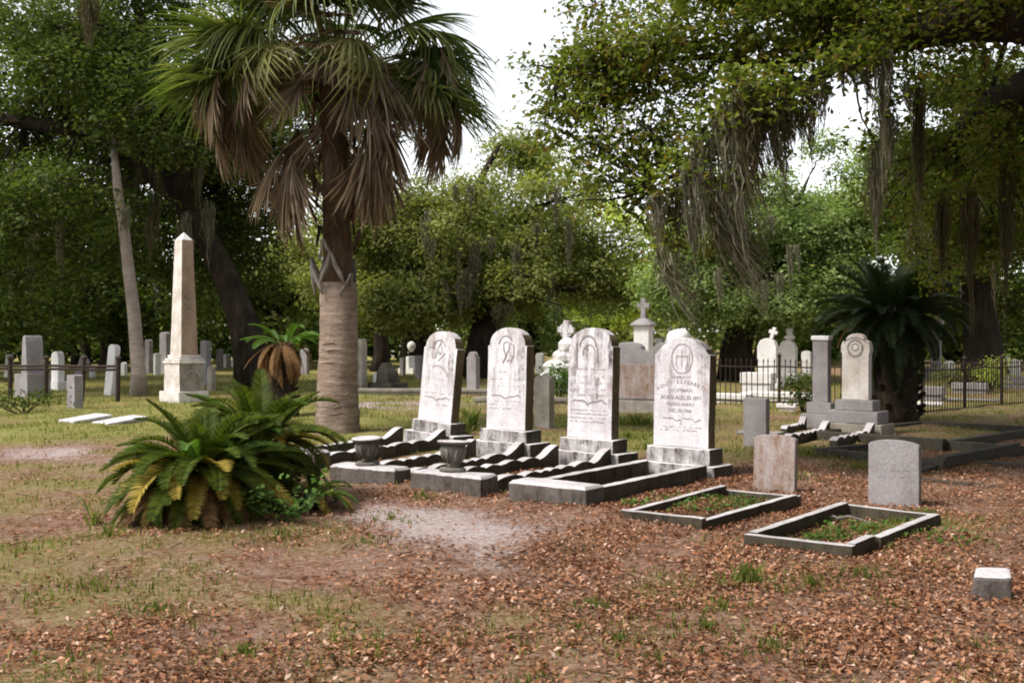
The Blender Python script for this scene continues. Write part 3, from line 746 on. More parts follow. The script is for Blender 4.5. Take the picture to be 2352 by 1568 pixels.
ribbons(tab4, 'carved_wave', 'mark_soft', [(wave_pts(-0.24, 0.0, 0.315, 0.012, 0.9), 0.009), (wave_pts(0.02, 0.26, 0.315, 0.014, 1.0), 0.010), ([(0.0, 0.30), (0.005, 0.27), (0.0, 0.25)], 0.008)])
worn_lines(tab4, -0.28, 0.28, [0.225, 0.19], 0.0, 0.014, 'mark_soft', 12, 0.6)

def coping_side(parent, x, y0, y1, th, mat, seed, scallop=True, h0=0.12, h1=0.30, gz=0.0):
    """side wall of a grave from foot to head; scalloped along its top"""
    rl = random.Random(int(seed * 13) + 5); LOB = [0] + [b0 + rl.uniform(-0.035, 0.035) for b0 in (0.24, 0.43, 0.55, 0.65, 0.80)] + [1.0]
    k = 56; prof = []
    for i in range(k + 1):
        t = i / k
        if scallop:
            if t < 0.82:
                q = t / 0.82; lob = LOB
                for a, b_ in zip(lob[:-1], lob[1:]):
                    if a <= q <= b_: s_ = math.sin(math.pi * (q - a) / (b_ - a)); w_ = (b_ - a)
                z = h0 + (0.016 + 0.11 * w_) * s_ ** 0.7
            else:
                q = (t - 0.82) / 0.18; z = h0 + (h1 - h0) * (q * q * (3 - 2 * q))
        else:
            z = h0 + (h1 - h0) * t
        prof.append((y0 + (y1 - y0) * t, z))
    vs = []; fs = []
    for yy, z in prof:
        vs += [(x - th / 2, yy, -0.12), (x + th / 2, yy, -0.12), (x + th / 2, yy, z), (x - th / 2, yy, z)]
    for i in range(k):
        a = i * 4; b_ = a + 4
        for j in range(4): fs.append((a + j, a + (j + 1) % 4, b_ + (j + 1) % 4, b_ + j))
    fs += [(3, 2, 1, 0), (k * 4, k * 4 + 1, k * 4 + 2, k * 4 + 3)]
    mb = MB(); mb.add(vs, fs)
    return mb.build('side_coping', M[mat], parent, False, 0, 0, 0.005, seed)

def grave_coping(F, H, label, seed, scallop=True, foot=True, bw=0.90, w=0.74, bh=0.19, group='copings in front of the four tall stones'):
    F = Vector((F[0], F[1], 0)); H = Vector((H[0], H[1], 0)); d = H - F
    L = d.length; ang = math.atan2(d.y, d.x) - math.pi / 2
    t = empty('grave_coping', (F.x, F.y, float(gh(F.x, F.y))), ang, label, 'grave coping', group)
    bd = 0.30
    if foot:
        mb = MB(); c = 0.03
        xx = bw / 2
        # foot block with a weathered, chamfered top
        mb.add([(-xx, 0, -0.15), (xx, 0, -0.15), (xx, bd, -0.15), (-xx, bd, -0.15), (-xx, 0, bh - 0.03), (xx, 0, bh - 0.03), (xx, bd, bh - 0.03), (-xx, bd, bh - 0.03),
                (-xx + c, c, bh), (xx - c, c, bh), (xx - c, bd - c, bh), (-xx + c, bd - c, bh)],
               [(3, 2, 1, 0), (0, 1, 5, 4), (1, 2, 6, 5), (2, 3, 7, 6), (3, 0, 4, 7), (4, 5, 9, 8), (5, 6, 10, 9), (6, 7, 11, 10), (7, 4, 8, 11), (8, 9, 10, 11)])
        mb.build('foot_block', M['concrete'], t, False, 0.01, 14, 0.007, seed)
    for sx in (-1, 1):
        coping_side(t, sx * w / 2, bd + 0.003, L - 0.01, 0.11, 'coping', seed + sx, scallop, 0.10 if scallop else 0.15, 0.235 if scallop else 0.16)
    return t
c4 = grave_coping((0.32, 10.16), (1.80, 12.08), 'plain straight concrete coping before the rightmost tall headstone', 11, False)
c3 = grave_coping((-0.68, 10.94), (0.84, 13.15), 'scalloped coping with long foot block before the third tall headstone', 12)
c2 = grave_coping((-1.65, 11.82), (-0.20, 14.3), 'scalloped coping whose foot block carries the left urn', 13)
c1 = grave_coping((-2.72, 12.95), (-1.30, 15.5), 'scalloped coping half hidden by the sago, before the leaning headstone', 14)

def urn(loc, s, label, lean):
    t = empty('stone_urn', loc, 0.3, label, 'urn', 'blackened urns on the foot blocks', rx=lean[0], ry=lean[1])
    mb = MB(); mb.lathe([(0.145 * s, 0), (0.15 * s, 0.03 * s), (0.13 * s, 0.045 * s)], 18); mb.build('foot', M['urn'], t, True)
    mb = MB(); mb.lathe([(0.08 * s, 0.046 * s), (0.065 * s, 0.08 * s), (0.075 * s, 0.11 * s), (0.11 * s, 0.16 * s), (0.135 * s, 0.22 * s), (0.14 * s, 0.27 * s), (0.125 * s, 0.285 * s)], 18); mb.build('bowl', M['urn'], t, True)
    mb = MB(); mb.lathe([(0.13 * s, 0.286 * s), (0.175 * s, 0.30 * s), (0.185 * s, 0.325 * s), (0.165 * s, 0.335 * s), (0.12 * s, 0.325 * s), (0.06 * s, 0.315 * s)], 20); mb.build('rim', M['concrete'], t, True)
    for k in range(8):
        a = k * math.pi / 4; mb = MB()
        mb.tube([(0.082 * s * math.cos(a), 0.082 * s * math.sin(a), 0.09 * s), (0.118 * s * math.cos(a), 0.118 * s * math.sin(a), 0.165 * s), (0.143 * s * math.cos(a), 0.143 * s * math.sin(a), 0.25 * s)], [0.012 * s, 0.02 * s, 0.014 * s], 6)
        mb.build('fluting', M['urn'], t, True)
    return t
gz = lambda x, y: float(gh(x, y))
urn((-1.60, 11.98, gz(-1.65, 11.82) + 0.186), 0.92, 'squat black urn with wide pale rim beside the palm trunk', (R(2), R(-2)))
urn((-0.61, 11.11, gz(-0.68, 10.94) + 0.186), 0.95, 'taller black fluted urn standing on the middle foot block', (R(-2), R(3)))

# thin kerbed plots
def kerb_plot(A, w, l, h, th, ang, label, mat='coping', gap=False, group='thin kerbed plots', sides='flbr', seed=0):
    t = empty('kerbed_plot', (A[0], A[1], gz(A[0], A[1])), ang, label, 'grave kerb', group)
    rk = random.Random(seed * 7 + 1)
    def jig(o): o.rotation_euler = (R(rk.uniform(-1.2, 1.2)), R(rk.uniform(-0.9, 0.9)), R(rk.uniform(-0.7, 0.7))); o.location.z += rk.uniform(-0.012, 0.006); return o
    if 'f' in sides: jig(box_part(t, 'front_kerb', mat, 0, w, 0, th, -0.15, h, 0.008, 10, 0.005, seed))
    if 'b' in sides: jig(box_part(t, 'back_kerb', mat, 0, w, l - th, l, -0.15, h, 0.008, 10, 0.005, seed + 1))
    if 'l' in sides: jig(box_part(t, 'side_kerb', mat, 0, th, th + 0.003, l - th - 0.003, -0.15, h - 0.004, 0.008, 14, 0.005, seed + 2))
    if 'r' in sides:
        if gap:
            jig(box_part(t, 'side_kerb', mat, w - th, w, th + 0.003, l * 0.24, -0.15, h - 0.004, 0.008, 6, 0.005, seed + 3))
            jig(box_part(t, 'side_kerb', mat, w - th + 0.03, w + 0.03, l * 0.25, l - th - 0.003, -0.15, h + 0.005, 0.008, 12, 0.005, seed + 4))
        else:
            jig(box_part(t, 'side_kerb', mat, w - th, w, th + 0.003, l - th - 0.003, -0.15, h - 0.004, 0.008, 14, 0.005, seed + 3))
    return t
kerb_plot((0.93, 9.30), 0.80, 1.92, 0.055, 0.07, R(-39), 'low thin kerb plot, weedy inside, before the rusty small headstone', seed=3)
kerb_plot((1.76, 8.2), 0.84, 1.95, 0.10, 0.075, R(-38.5), 'thin kerb plot with a broken side before the grey small headstone', gap=True, seed=7)

def small_stone(name, loc, w, h, d, rise, mat, label, cat='headstone', group=None, rz=RZ, lean=0.0, tilt=0.0, seed=0, base=None, shoulder=0.0, prof=None, rough=0.003, cuts=10):
    t = empty(name, (loc[0], loc[1], gz(loc[0], loc[1])), rz, label, cat, group, rx=-lean, ry=tilt)
    z0 = -0.12
    if base:
        bw, bd, bh = base
        box_part(t, 'plinth', mat if len(base) < 4 else base[3] if isinstance(base, tuple) and len(base) > 3 else mat, -bw / 2, bw / 2, -bd / 2, bd / 2, -0.12, bh, 0.01, 8, 0.004, seed + 5)
        z0 = bh + 0.002
    mb = MB(); slab_profile(mb, prof or round_top(w, h - z0 if not base else h, rise, 0, 14, shoulder), -d / 2, d / 2)
    o = mb.build('tablet', M[mat], t, False, 0.007, cuts, rough, seed); o.location = (0, 0, z0)
    return t, o
t5, _ = small_stone('headstone', (2.69, 11.05), 0.46, 0.585, 0.075, 0.05, 'granite_rust', 'small rust stained headstone at the head of the low kerb plot', group='small curved headstones', seed=21, lean=R(2))
t6, _ = small_stone('headstone', (3.62, 10.22), 0.48, 0.62, 0.075, 0.055, 'granite', 'small plain grey headstone behind the broken kerb plot', group='small curved headstones', seed=23)
worn_lines(_, -0.16, 0.16, [0.52, 0.46, 0.40], -0.0375, 0.008, 'granite', 31, 0.5)
small_stone('headstone', (3.53, 15.6), 0.36, 0.70, 0.12, 0.008, 'granite', 'plain square topped grey slab near the tallest white headstone', group=None, seed=24, lean=R(-2), tilt=R(1))
# footstone
fs = empty('footstone', (2.90, 6.55, gz(2.9, 6.55)), R(-14), 'small slant block with a pale top alone among fallen leaves', 'footstone', rx=R(4), ry=R(3))
mb = MB(); mb.add([(-0.115, -0.08, -0.1), (0.135, -0.08, -0.1), (0.12, 0.08, -0.1), (-0.10, 0.08, -0.1), (-0.12, -0.07, 0.145), (0.10, -0.07, 0.155), (0.115, 0.085, 0.175), (-0.075, 0.085, 0.165)],
                  [(3, 2, 1, 0), (4, 5, 6, 7), (0, 1, 5, 4), (1, 2, 6, 5), (2, 3, 7, 6), (3, 0, 4, 7)])
mb.build('block', M['concrete'], fs, False, 0.02, 12, 0.012, 4)

# carved tablet in front of the big sago
t7 = empty('headstone', (5.35, 17.1, gz(5.35, 17.1)), RZ, 'shouldered carved tablet on three plinths in front of the dark sago', 'headstone')
box_part(t7, 'lower_plinth', 'grey_old', -0.50, 0.50, 0.0, 0.58, -0.15, 0.20, 0.015, 12, 0.008, 3)
box_part(t7, 'middle_plinth', 'granite', -0.42, 0.42, 0.06, 0.52, 0.202, 0.40, 0.015, 12, 0.006, 4)
box_part(t7, 'upper_plinth', 'granite', -0.31, 0.31, 0.13, 0.44, 0.402, 0.57, 0.015, 12, 0.006, 5)
pr = [(-0.25, 0), (0.25, 0), (0.25, 0.74), (0.27, 0.76), (0.27, 0.86), (0.24, 0.93), (0.17, 0.95)] + [(0.17 * math.cos(R(a)), 0.95 + 0.11 * math.sin(R(a))) for a in range(15, 180, 15)] + [(-0.17, 0.95), (-0.24, 0.93), (-0.27, 0.86), (-0.27, 0.76), (-0.25, 0.74)]
pr = [(x * 0.88, z) for x, z in pr]; mb = MB(); slab_profile(mb, pr, 0, 0.14); o = mb.build('tablet', M['obelisk'], t7, False, 0.012, 12, 0.004, 6); o.location = (0, 0.2, 0.572)
ribbons(o, 'wreath_emblem', 'mark', [(arc_pts(0, 0.82, 0.12, 0.13, 0, 360, 24), 0.03), (arc_pts(0, 0.84, 0.055, 0.055, 0, 360, 12), 0.02), (arc_pts(0, 0.86, 0.20, 0.13, 20, 160), 0.02)])
t8 = empty('headstone', (5.42, 18.9, gz(5.42, 18.9)), RZ, 'tall narrow capped slab directly left of the carved tablet', 'headstone')
box_part(t8, 'lower_plinth', 'granite', -0.30, 0.30, -0.20, 0.20, -0.15, 0.24, 0.012, 10, 0.006, 8)
box_part(t8, 'upper_plinth', 'granite', -0.22, 0.22, -0.14, 0.14, 0.242, 0.44, 0.012, 10, 0.005, 9)
box_part(t8, 'shaft', 'granite', -0.14, 0.14, -0.075, 0.075, 0.442, 1.52, 0.008, 12, 0.004, 10)
box_part(t8, 'cap', 'white', -0.165, 0.165, -0.095, 0.095, 1.522, 1.60, 0.015, 8, 0.004, 11)
cR = grave_coping((4.10, 15.3), (5.30, 17.0), 'mossy scalloped coping before the carved tablet', 41, True, False, 0.8, 0.70, 0.15, 'copings under the oak shade')
cR2 = grave_coping((4.6, 17.4), (5.35, 18.6), 'short scalloped coping beside the tall narrow slab', 44, True, False, 0.8, 0.66, 0.12, 'copings under the oak shade')
# shaded kerbs under the oak
kerb_plot((4.55, 16.75), 2.2, 3.6, 0.16, 0.14, R(-48), 'long dark kerb enclosure beside the big sago', 'dark_stone', sides='flbr', group='shaded kerbs', seed=51)
kerb_plot((3.95, 14.1), 1.7, 2.5, 0.12, 0.12, R(-46), 'mossy dark kerb plot behind the small grey headstone', 'dark_stone', sides='flbr', group='shaded kerbs', seed=52)
kerb_plot((4.2, 12.0), 2.4, 2.2, 0.07, 0.11, R(-40), 'sunken kerb plot nearest the right edge in deep shade', 'dark_stone', sides='flbr', group='shaded kerbs', seed=53)

# obelisk
ob = empty('obelisk', (-7.95, 26.2, gz(-7.95, 26.2)), RZ, 'tall pointed marble obelisk on a moulded pedestal, bright on its left face', 'obelisk')
box_part(ob, 'plinth', 'obelisk', -0.42, 0.42, -0.42, 0.42, -0.2, 0.26, 0.02, 10, 0.006, 1)
box_part(ob, 'pedestal', 'obelisk', -0.34, 0.34, -0.34, 0.34, 0.262, 0.92, 0.015, 10, 0.005, 2, taper=0.06, flank='grey_old')  # flank away from the sun painted darker, as shade
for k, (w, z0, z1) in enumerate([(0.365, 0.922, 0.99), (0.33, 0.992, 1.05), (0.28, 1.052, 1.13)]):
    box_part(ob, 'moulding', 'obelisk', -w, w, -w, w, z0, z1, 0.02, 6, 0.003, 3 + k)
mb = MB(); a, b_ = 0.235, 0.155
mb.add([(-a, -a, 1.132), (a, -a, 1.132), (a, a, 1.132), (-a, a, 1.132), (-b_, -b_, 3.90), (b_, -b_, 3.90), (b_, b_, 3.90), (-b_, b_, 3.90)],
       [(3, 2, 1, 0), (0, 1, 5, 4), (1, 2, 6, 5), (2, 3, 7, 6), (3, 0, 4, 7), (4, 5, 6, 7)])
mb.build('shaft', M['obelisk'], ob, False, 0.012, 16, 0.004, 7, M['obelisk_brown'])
mb = MB(); mb.add([(-b_, -b_, 3.902), (b_, -b_, 3.902), (b_, b_, 3.902), (-b_, b_, 3.902), (0, 0, 4.10)], [(3, 2, 1, 0), (0, 1, 4), (1, 2, 4), (2, 3, 4), (3, 0, 4)])
mb.build('point', M['white'], ob, False, 0.006, 4, 0.002, 8)
mb = MB(); 
for zc, rr in ((2.55, 0.10), (2.30, 0.08), (2.42, 0.12)):
    mb.ribbon([(x, z) for x, z in arc_pts(0, zc, rr, rr * 0.7, 200, 340, 12)], 0.03, 0, 0.01)
mg = mb.build('monogram', M['mark'], ob); mg.rotation_euler = (0, 0, R(90)); mg.location = (0.204, 0, 0)
mb = MB(); mb.ribbon(arc_pts(0, 0.50, 0.24, 0.25, 15, 165, 16), 0.05, 0, 0.012)
mg = mb.build('carved_arch', M['mark_soft'], ob); mg.rotation_euler = (0, 0, R(90)); mg.location = (0.333, 0, 0)

# ledger slabs in the grass
def ledger(cx, cy, w, l, h, mat, label, rz=RZ, group='flat ledger slabs', tilt=(0, 0)):
    t = empty('ledger_slab', (cx, cy, gz(cx, cy)), rz, label, 'grave slab', group, rx=tilt[0], ry=tilt[1])
    box_part(t, 'slab', mat, -w / 2, w / 2, -l / 2, l / 2, h * 0.45, h, 0.012, 8, 0.003, cx)
    box_part(t, 'footing', mat, -w / 2 + 0.04, w / 2 - 0.04, -l / 2 + 0.04, l / 2 - 0.04, -0.12, h * 0.45 - 0.003, 0.006, 4, 0.003, cx + 1)
    return t
ledger(-7.85, 19.9, 0.56, 0.75, 0.085, 'marble', 'pale slanting flat marker at the left beside its twin', tilt=(R(6), 0))
ledger(-7.1, 19.6, 0.56, 0.80, 0.075, 'marble', 'pale flat marker partly touching the big sago fronds', tilt=(R(6), 0))

# ------------------------------------------------------------------ stones farther back
def bstone(px, ptop, pbase, pw, d, rise, mat, label, name='headstone', cat='headstone', group=None, rz=None, lean=0.0, tilt=0.0, base=None, shoulder=0.0, prof=None, seed=None, dx=0.0):
    c = G(px, pbase); Y = c.y
    rz_ = RZ if rz is None else rz
    w = max(0.16, (pw / FD * Y - d * 0.55) / 0.80); h = (pbase - ptop) / FD * Y
    if base: h -= base[2]
    return small_stone(name, (c.x, c.y), w, h, d, rise, mat, label, cat, group, rz_, lean, tilt, seed if seed is not None else px * 0.37, base, shoulder, prof and prof(w, h), 0.003, 8)
BG = 'old stones behind the left railing'
def obl(w, h): return [(-w / 2, 0), (w / 2, 0), (w / 2 * 0.62, h * 0.86), (w / 2 * 0.35, h * 0.97), (0, h), (-w / 2 * 0.35, h * 0.97), (-w / 2 * 0.62, h * 0.86)]
bstone(75, 770, 912, 44, 0.45, 0, 'granite', 'tapering grey shaft on a block base behind the railing, farthest left', group=BG, base=(0.70, 0.62, 0.62), prof=obl)
t, o = bstone(133, 806, 893, 34, 0.2, 0.18, 'white', 'white round topped stone behind the railing', group=BG, base=(0.75, 0.4, 0.25))
bstone(178, 808, 872, 30, 0.12, 0.05, 'granite', 'tipped grey stone leaning over behind the white round topped one', group=BG, tilt=R(38))
bstone(252, 790, 906, 32, 0.15, 0.12, 'white', 'white leaning tablet between two railing posts', group=BG, lean=R(4), tilt=R(4))
bstone(312, 806, 908, 34, 0.16, 0.03, 'granite', 'grey square slab leaning beside the pale trunk', group=BG, lean=R(3), tilt=R(3))
bstone(172, 861, 938, 40, 0.2, 0.02, 'granite', 'short grey stone in front of the left railing', group=BG)
bstone(342, 779, 856, 20, 0.2, 0.1, 'granite', 'far grey round topped stone left of the obelisk', group=BG)
bstone(379, 764, 858, 28, 0.2, 0.1, 'granite', 'far taller grey stone touching the obelisk shaft', group=BG)
bstone(361, 810, 862, 13, 0.25, 0.02, 'white', 'far small white post before two grey stones', group=BG)
bstone(473, 780, 884, 26, 0.2, 0.05, 'granite', 'pale slab standing right behind the obelisk', group=BG)
bstone(485, 842, 898, 22, 0.12, 0.14, 'grey_old', 'dark round topped slab at the obelisk foot', group=BG, base=None)
bstone(522, 814, 843, 16, 0.3, 0.02, 'white', 'low white block far beyond the obelisk', group=BG)
bstone(563, 782, 842, 30, 0.3, 0.15, 'white', 'white stepped stone beside the small upright sago', group=BG, base=(1.4, 0.8, 0.3))
MG = 'stones glimpsed behind the palm and tall row'
bstone(824, 778, 897, 40, 0.2, 0.02, 'grey_old', 'big brown slab half hidden behind the palm trunk', group=MG)
t9 = empty('monument', tuple(G(891, 897)), RZ, 'blackened pointed monument on a dark block base right of the palm', 'monument')
box_part(t9, 'plinth', 'dark_stone', -0.48, 0.48, -0.35, 0.35, -0.1, 0.24, 0.015, 8, 0.006, 2)
mb = MB(); mb.add([(-0.26, -0.24, 0.242), (0.26, -0.24, 0.242), (0.26, 0.24, 0.242), (-0.26, 0.24, 0.242), (-0.24, -0.22, 0.58), (0.24, -0.22, 0.52), (0.22, 0.2, 0.5), (-0.2, 0.2, 0.62), (-0.14, -0.12, 0.80), (0.04, -0.1, 0.83), (0.02, 0.1, 0.82), (-0.12, 0.1, 0.79)],
                  [(3, 2, 1, 0), (0, 1, 5, 4), (1, 2, 6, 5), (2, 3, 7, 6), (3, 0, 4, 7), (4, 5, 9, 8), (5, 6, 10, 9), (6, 7, 11, 10), (7, 4, 8, 11), (8, 9, 10, 11)])
mb.build('die', M['dark_stone'], t9, False, 0.015, 8, 0.012, 3)
bstone(866, 855, 884, 14, 0.2, 0.02, 'white', 'small white stone peeping left of the black monument', group=MG)
bstone(925, 820, 860, 14, 0.15, 0.03, 'granite', 'small pinkish slab between the black monument and the ball finial', group=MG)
t, o = bstone(945, 818, 856, 20, 0.5, 0.02, 'white', 'white stepped stone topped by a ball finial', group=MG, base=(0.9, 0.7, 0.2))
mb = MB(); mb.lathe([(0.05, 0), (0.10, 0.05), (0.16, 0.14), (0.19, 0.25), (0.16, 0.36), (0.08, 0.43), (0.0, 0.45)], 12); q = mb.build('ball_finial', M['white'], t, True); q.location = (0, 0, 0.9)
bstone(962, 817, 872, 18, 0.2, 0.02, 'granite', 'grey slab edge just left of the leaning tall headstone', group=MG)
bstone(1087, 808, 906, 30, 0.16, 0.14, 'granite', 'grey round topped slab between the first and second tall headstones', group=MG, shoulder=0.04)
bstone(1250, 868, 988, 46, 0.14, 0.10, 'grey_old', 'brown mossy narrow stone right behind the second tall headstone', group=MG)
ledger(-1.5, 29.2, 7.0, 0.35, 0.14, 'grey_old', 'long low kerb wall crossing behind the palm', rz=R(-3), group=None)
ledger(0.2, 25.3, 2.2, 0.30, 0.16, 'grey_old', 'short kerb wall seen between the first two tall headstones', rz=R(-3), group=None)

FG = 'small far stones scattered under the oaks'
for (px, pt, pb_, pw, mt, lab, ln) in [(18, 812, 866, 22, 'white', 'small tilted white stone at the left edge behind the railing', 0.2), (212, 838, 868, 14, 'white', 'little far white marker left of the leaning tablet', 0), (285, 832, 862, 16, 'white', 'little far white stone left of the pale trunk foot', 0),
        (415, 800, 850, 22, 'white', 'far white stone almost hidden behind the obelisk', 0), (505, 800, 848, 18, 'granite', 'far grey stone between the obelisk and the iron post', 0), (590, 806, 846, 20, 'white', 'far white stone behind the small upright sago top', 0),
        (700, 800, 860, 24, 'granite', 'far grey slab left of the palm trunk', 0), (985, 812, 850, 14, 'white', 'far white sliver behind the leaning tall headstone', 0), (1060, 806, 848, 16, 'granite', 'far grey stone between the first two tall headstones', 0),
        (1240, 812, 858, 20, 'white', 'far white stone left of the rock mound', 0), (1672, 800, 856, 22, 'white', 'far white stone right of the lettered headstone', 0.06), (1712, 812, 852, 18, 'granite', 'far grey stone left of the domed pair', 0),
        (1852, 806, 862, 22, 'white', 'far white stone right of the domed pair', 0), (2180, 828, 866, 22, 'white', 'far white stone above the right railing by the pillar', 0), (2240, 836, 872, 20, 'granite', 'far grey stone in the middle of the right railing view', -0.08),
        (2330, 826, 868, 24, 'white', 'far white stone at the right edge above the railing', 0)]:
    bstone(px, pt, pb_, pw, 0.14, 0.12, mt, lab, group=FG, tilt=ln)

# twin arched headstone
td_ = empty('headstone', tuple(G(1490, 946)), R(-30), 'grey twin arched family headstone behind the tall row', 'headstone')
box_part(td_, 'plinth', 'grey_old', -0.85, 0.85, -0.2, 0.3, -0.1, 0.24, 0.015, 10, 0.006, 5)
pr = [(-0.78, 0), (0.78, 0), (0.78, 1.08)] + [(0.45 + 0.33 * math.cos(R(a)), 1.08 + 0.14 * math.sin(R(a))) for a in range(20, 180, 20)] + [(0.12, 1.06), (0, 1.02), (-0.12, 1.06)] + [(-0.45 + 0.33 * math.cos(R(a)), 1.08 + 0.14 * math.sin(R(a))) for a in range(20, 180, 20)] + [(-0.78, 1.08)]
mb = MB(); slab_profile(mb, pr, -0.08, 0.14); o = mb.build('tablet', M['granite'], td_, False, 0.012, 12, 0.004, 6); o.location = (0, 0, 0.242)
box_part(td_, 'inscription_panel', 'granite_rust', -0.70, 0.66, -0.10, -0.082, 0.28, 1.0, 0.006, 8, 0.002, 6)

# white column with cross
cc = empty('cross_monument', tuple(at(1478, 770 + 3971 / 30.0, 30.0)), R(-25), 'white square column with gabled cap and stone cross', 'monument')
cc.location.z = gz(cc.location.x, 30)
box_part(cc, 'plinth', 'white', -0.45, 0.45, -0.45, 0.45, -0.1, 0.4, 0.015, 8, 0.005, 1)
box_part(cc, 'column', 'white', -0.215, 0.215, -0.215, 0.215, 0.402, 1.84, 0.008, 10, 0.003, 2)
mb = MB(); e = 0.30; mb.add([(-e, -e, 1.842), (e, -e, 1.842), (e, e, 1.842), (-e, e, 1.842), (-e, -e, 1.89), (e, -e, 1.89), (e, e, 1.89), (-e, e, 1.89), (-0.1, -0.1, 2.06), (0.1, -0.1, 2.06), (0.1, 0.1, 2.06), (-0.1, 0.1, 2.06)],
                           [(3, 2, 1, 0), (0, 1, 5, 4), (1, 2, 6, 5), (2, 3, 7, 6), (3, 0, 4, 7), (4, 5, 9, 8), (5, 6, 10, 9), (6, 7, 11, 10), (7, 4, 8, 11), (8, 9, 10, 11)])
mb.build('cap', M['granite'], cc, False, 0.01, 8, 0.003, 3)
def cross_prof(w, h, a, zc):
    return [(-a, 0), (a, 0), (a, zc - a), (w, zc - a), (w, zc + a), (a, zc + a), (a, h), (-a, h), (-a, zc + a), (-w, zc + a), (-w, zc - a), (-a, zc - a)]
mb = MB(); slab_profile(mb, cross_prof(0.175, 0.55, 0.065, 0.35), -0.06, 0.06); o = mb.build('cross', M['granite'], cc, False, 0.01, 6, 0.004, 4); o.location = (0, 0, 2.062)

# ringed cross on a rustic mound
rc = empty('cross_monument', tuple(at(1290, 770 + 3971 / 33.0, 33.0)), R(-25), 'white ringed cross on a piled rock mound behind the third tall headstone', 'monument'); rc.location.z = gz(rc.location.x, 33)
r_ = random.Random(4)
for k in range(16):
    lv = k // 5; a = (k % 5) / 5 * 6.283 + lv; q = [0.42, 0.30, 0.16, 0.0][min(lv, 3)]
    mb = MB(); s_ = r_.uniform(0.20, 0.30); cx, cy, cz = q * math.cos(a) - 0.1 + 0.1 * lv, q * math.sin(a), 0.25 + lv * 0.34
    mb.lathe([(s_ * 0.3, -s_ * 1.0), (s_ * 0.9, -s_ * 0.5), (s_, 0.05), (s_ * 0.75, s_ * 0.55), (s_ * 0.2, s_ * 0.8)], 8, (cx, cy, cz)); mb.build('rock', M['white'], rc, False, 0, 0, 0.06, k)
mb = MB(); slab_profile(mb, cross_prof(0.26, 0.75, 0.085, 0.46), -0.08, 0.08); o = mb.build('cross', M['marble'], rc, False, 0.012, 8, 0.008, 4); o.location = (0.12, 0, 1.28); o.rotation_euler = (0, R(4), 0)
mb = MB(); k = 20
vs = []; fs_ = []
for i in range(k):
    a = 6.283 * i / k
    for rr, yy in ((0.15, -0.05), (0.22, -0.05), (0.22, 0.05), (0.15, 0.05)): vs.append((rr * math.cos(a), yy, 0.46 + rr * math.sin(a)))
for i in range(k):
    j = (i + 1) % k
    for q in range(4): fs_.append((i * 4 + q, i * 4 + (q + 1) % 4, j * 4 + (q + 1) % 4, j * 4 + q))
mb.add(vs, fs_); o = mb.build('ring', M['marble'], rc, False, 0, 0, 0.006, 5); o.location = (0.12, 0, 1.28); o.rotation_euler = (0, R(4), 0)

# small finials behind the lettered stone
def finial_stone(px, ptop, Y, wd, label, kind):
    b0 = at(px, 770 + 3971 / Y, Y); t = empty('monument', (b0.x, b0.y, gz(b0.x, b0.y)), RZ, label, 'monument', 'small tops showing behind the lettered headstone')
    ht = at(px, ptop, Y).z
    box_part(t, 'plinth', 'white', -wd, wd, -wd, wd, -0.1, 0.35, 0.012, 6, 0.004, px)
    if kind == 'obelisk':
        mb = MB(); mb.lathe([(wd * 0.75, 0.352), (wd * 0.62, ht * 0.7), (wd * 0.35, ht * 0.86), (wd * 0.22, ht * 0.88), (wd * 0.34, ht * 0.93), (wd * 0.2, ht * 0.965), (0.01, ht)], 8); mb.build('shaft', M['white'], t)
    elif kind == 'post':
        box_part(t, 'shaft', 'white', -wd * 0.6, wd * 0.6, -wd * 0.6, wd * 0.6, 0.352, ht - 0.08, 0.01, 6, 0.003, px); box_part(t, 'cap', 'white', -wd * 0.75, wd * 0.75, -wd * 0.75, wd * 0.75, ht - 0.078, ht, 0.015, 4, 0.003, px)
    else:
        box_part(t, 'pedestal', 'white', -wd * 0.8, wd * 0.8, -wd * 0.8, wd * 0.8, 0.352, ht - 0.45, 0.012, 6, 0.004, px)
        mb = MB(); mb.lathe([(wd * 0.7, 0), (wd * 0.75, 0.1), (wd * 0.72, 0.26), (wd * 0.62, 0.36), (wd * 0.42, 0.43), (wd * 0.15, 0.46)], 12); o = mb.build('carved_figure', M['white'], t, True, 0, 0, 0.05, 3); o.location = (0, 0, ht - 0.448)
    return t
finial_stone(1539, 748, 38, 0.32, 'white tapering finial rising left of the lettered headstone', 'obelisk')
finial_stone(1517, 777, 40, 0.24, 'low white capped post left of the tapering finial', 'post')
finial_stone(1560, 757, 35, 0.55, 'white carved figure peeking over the lettered headstone', 'figure')

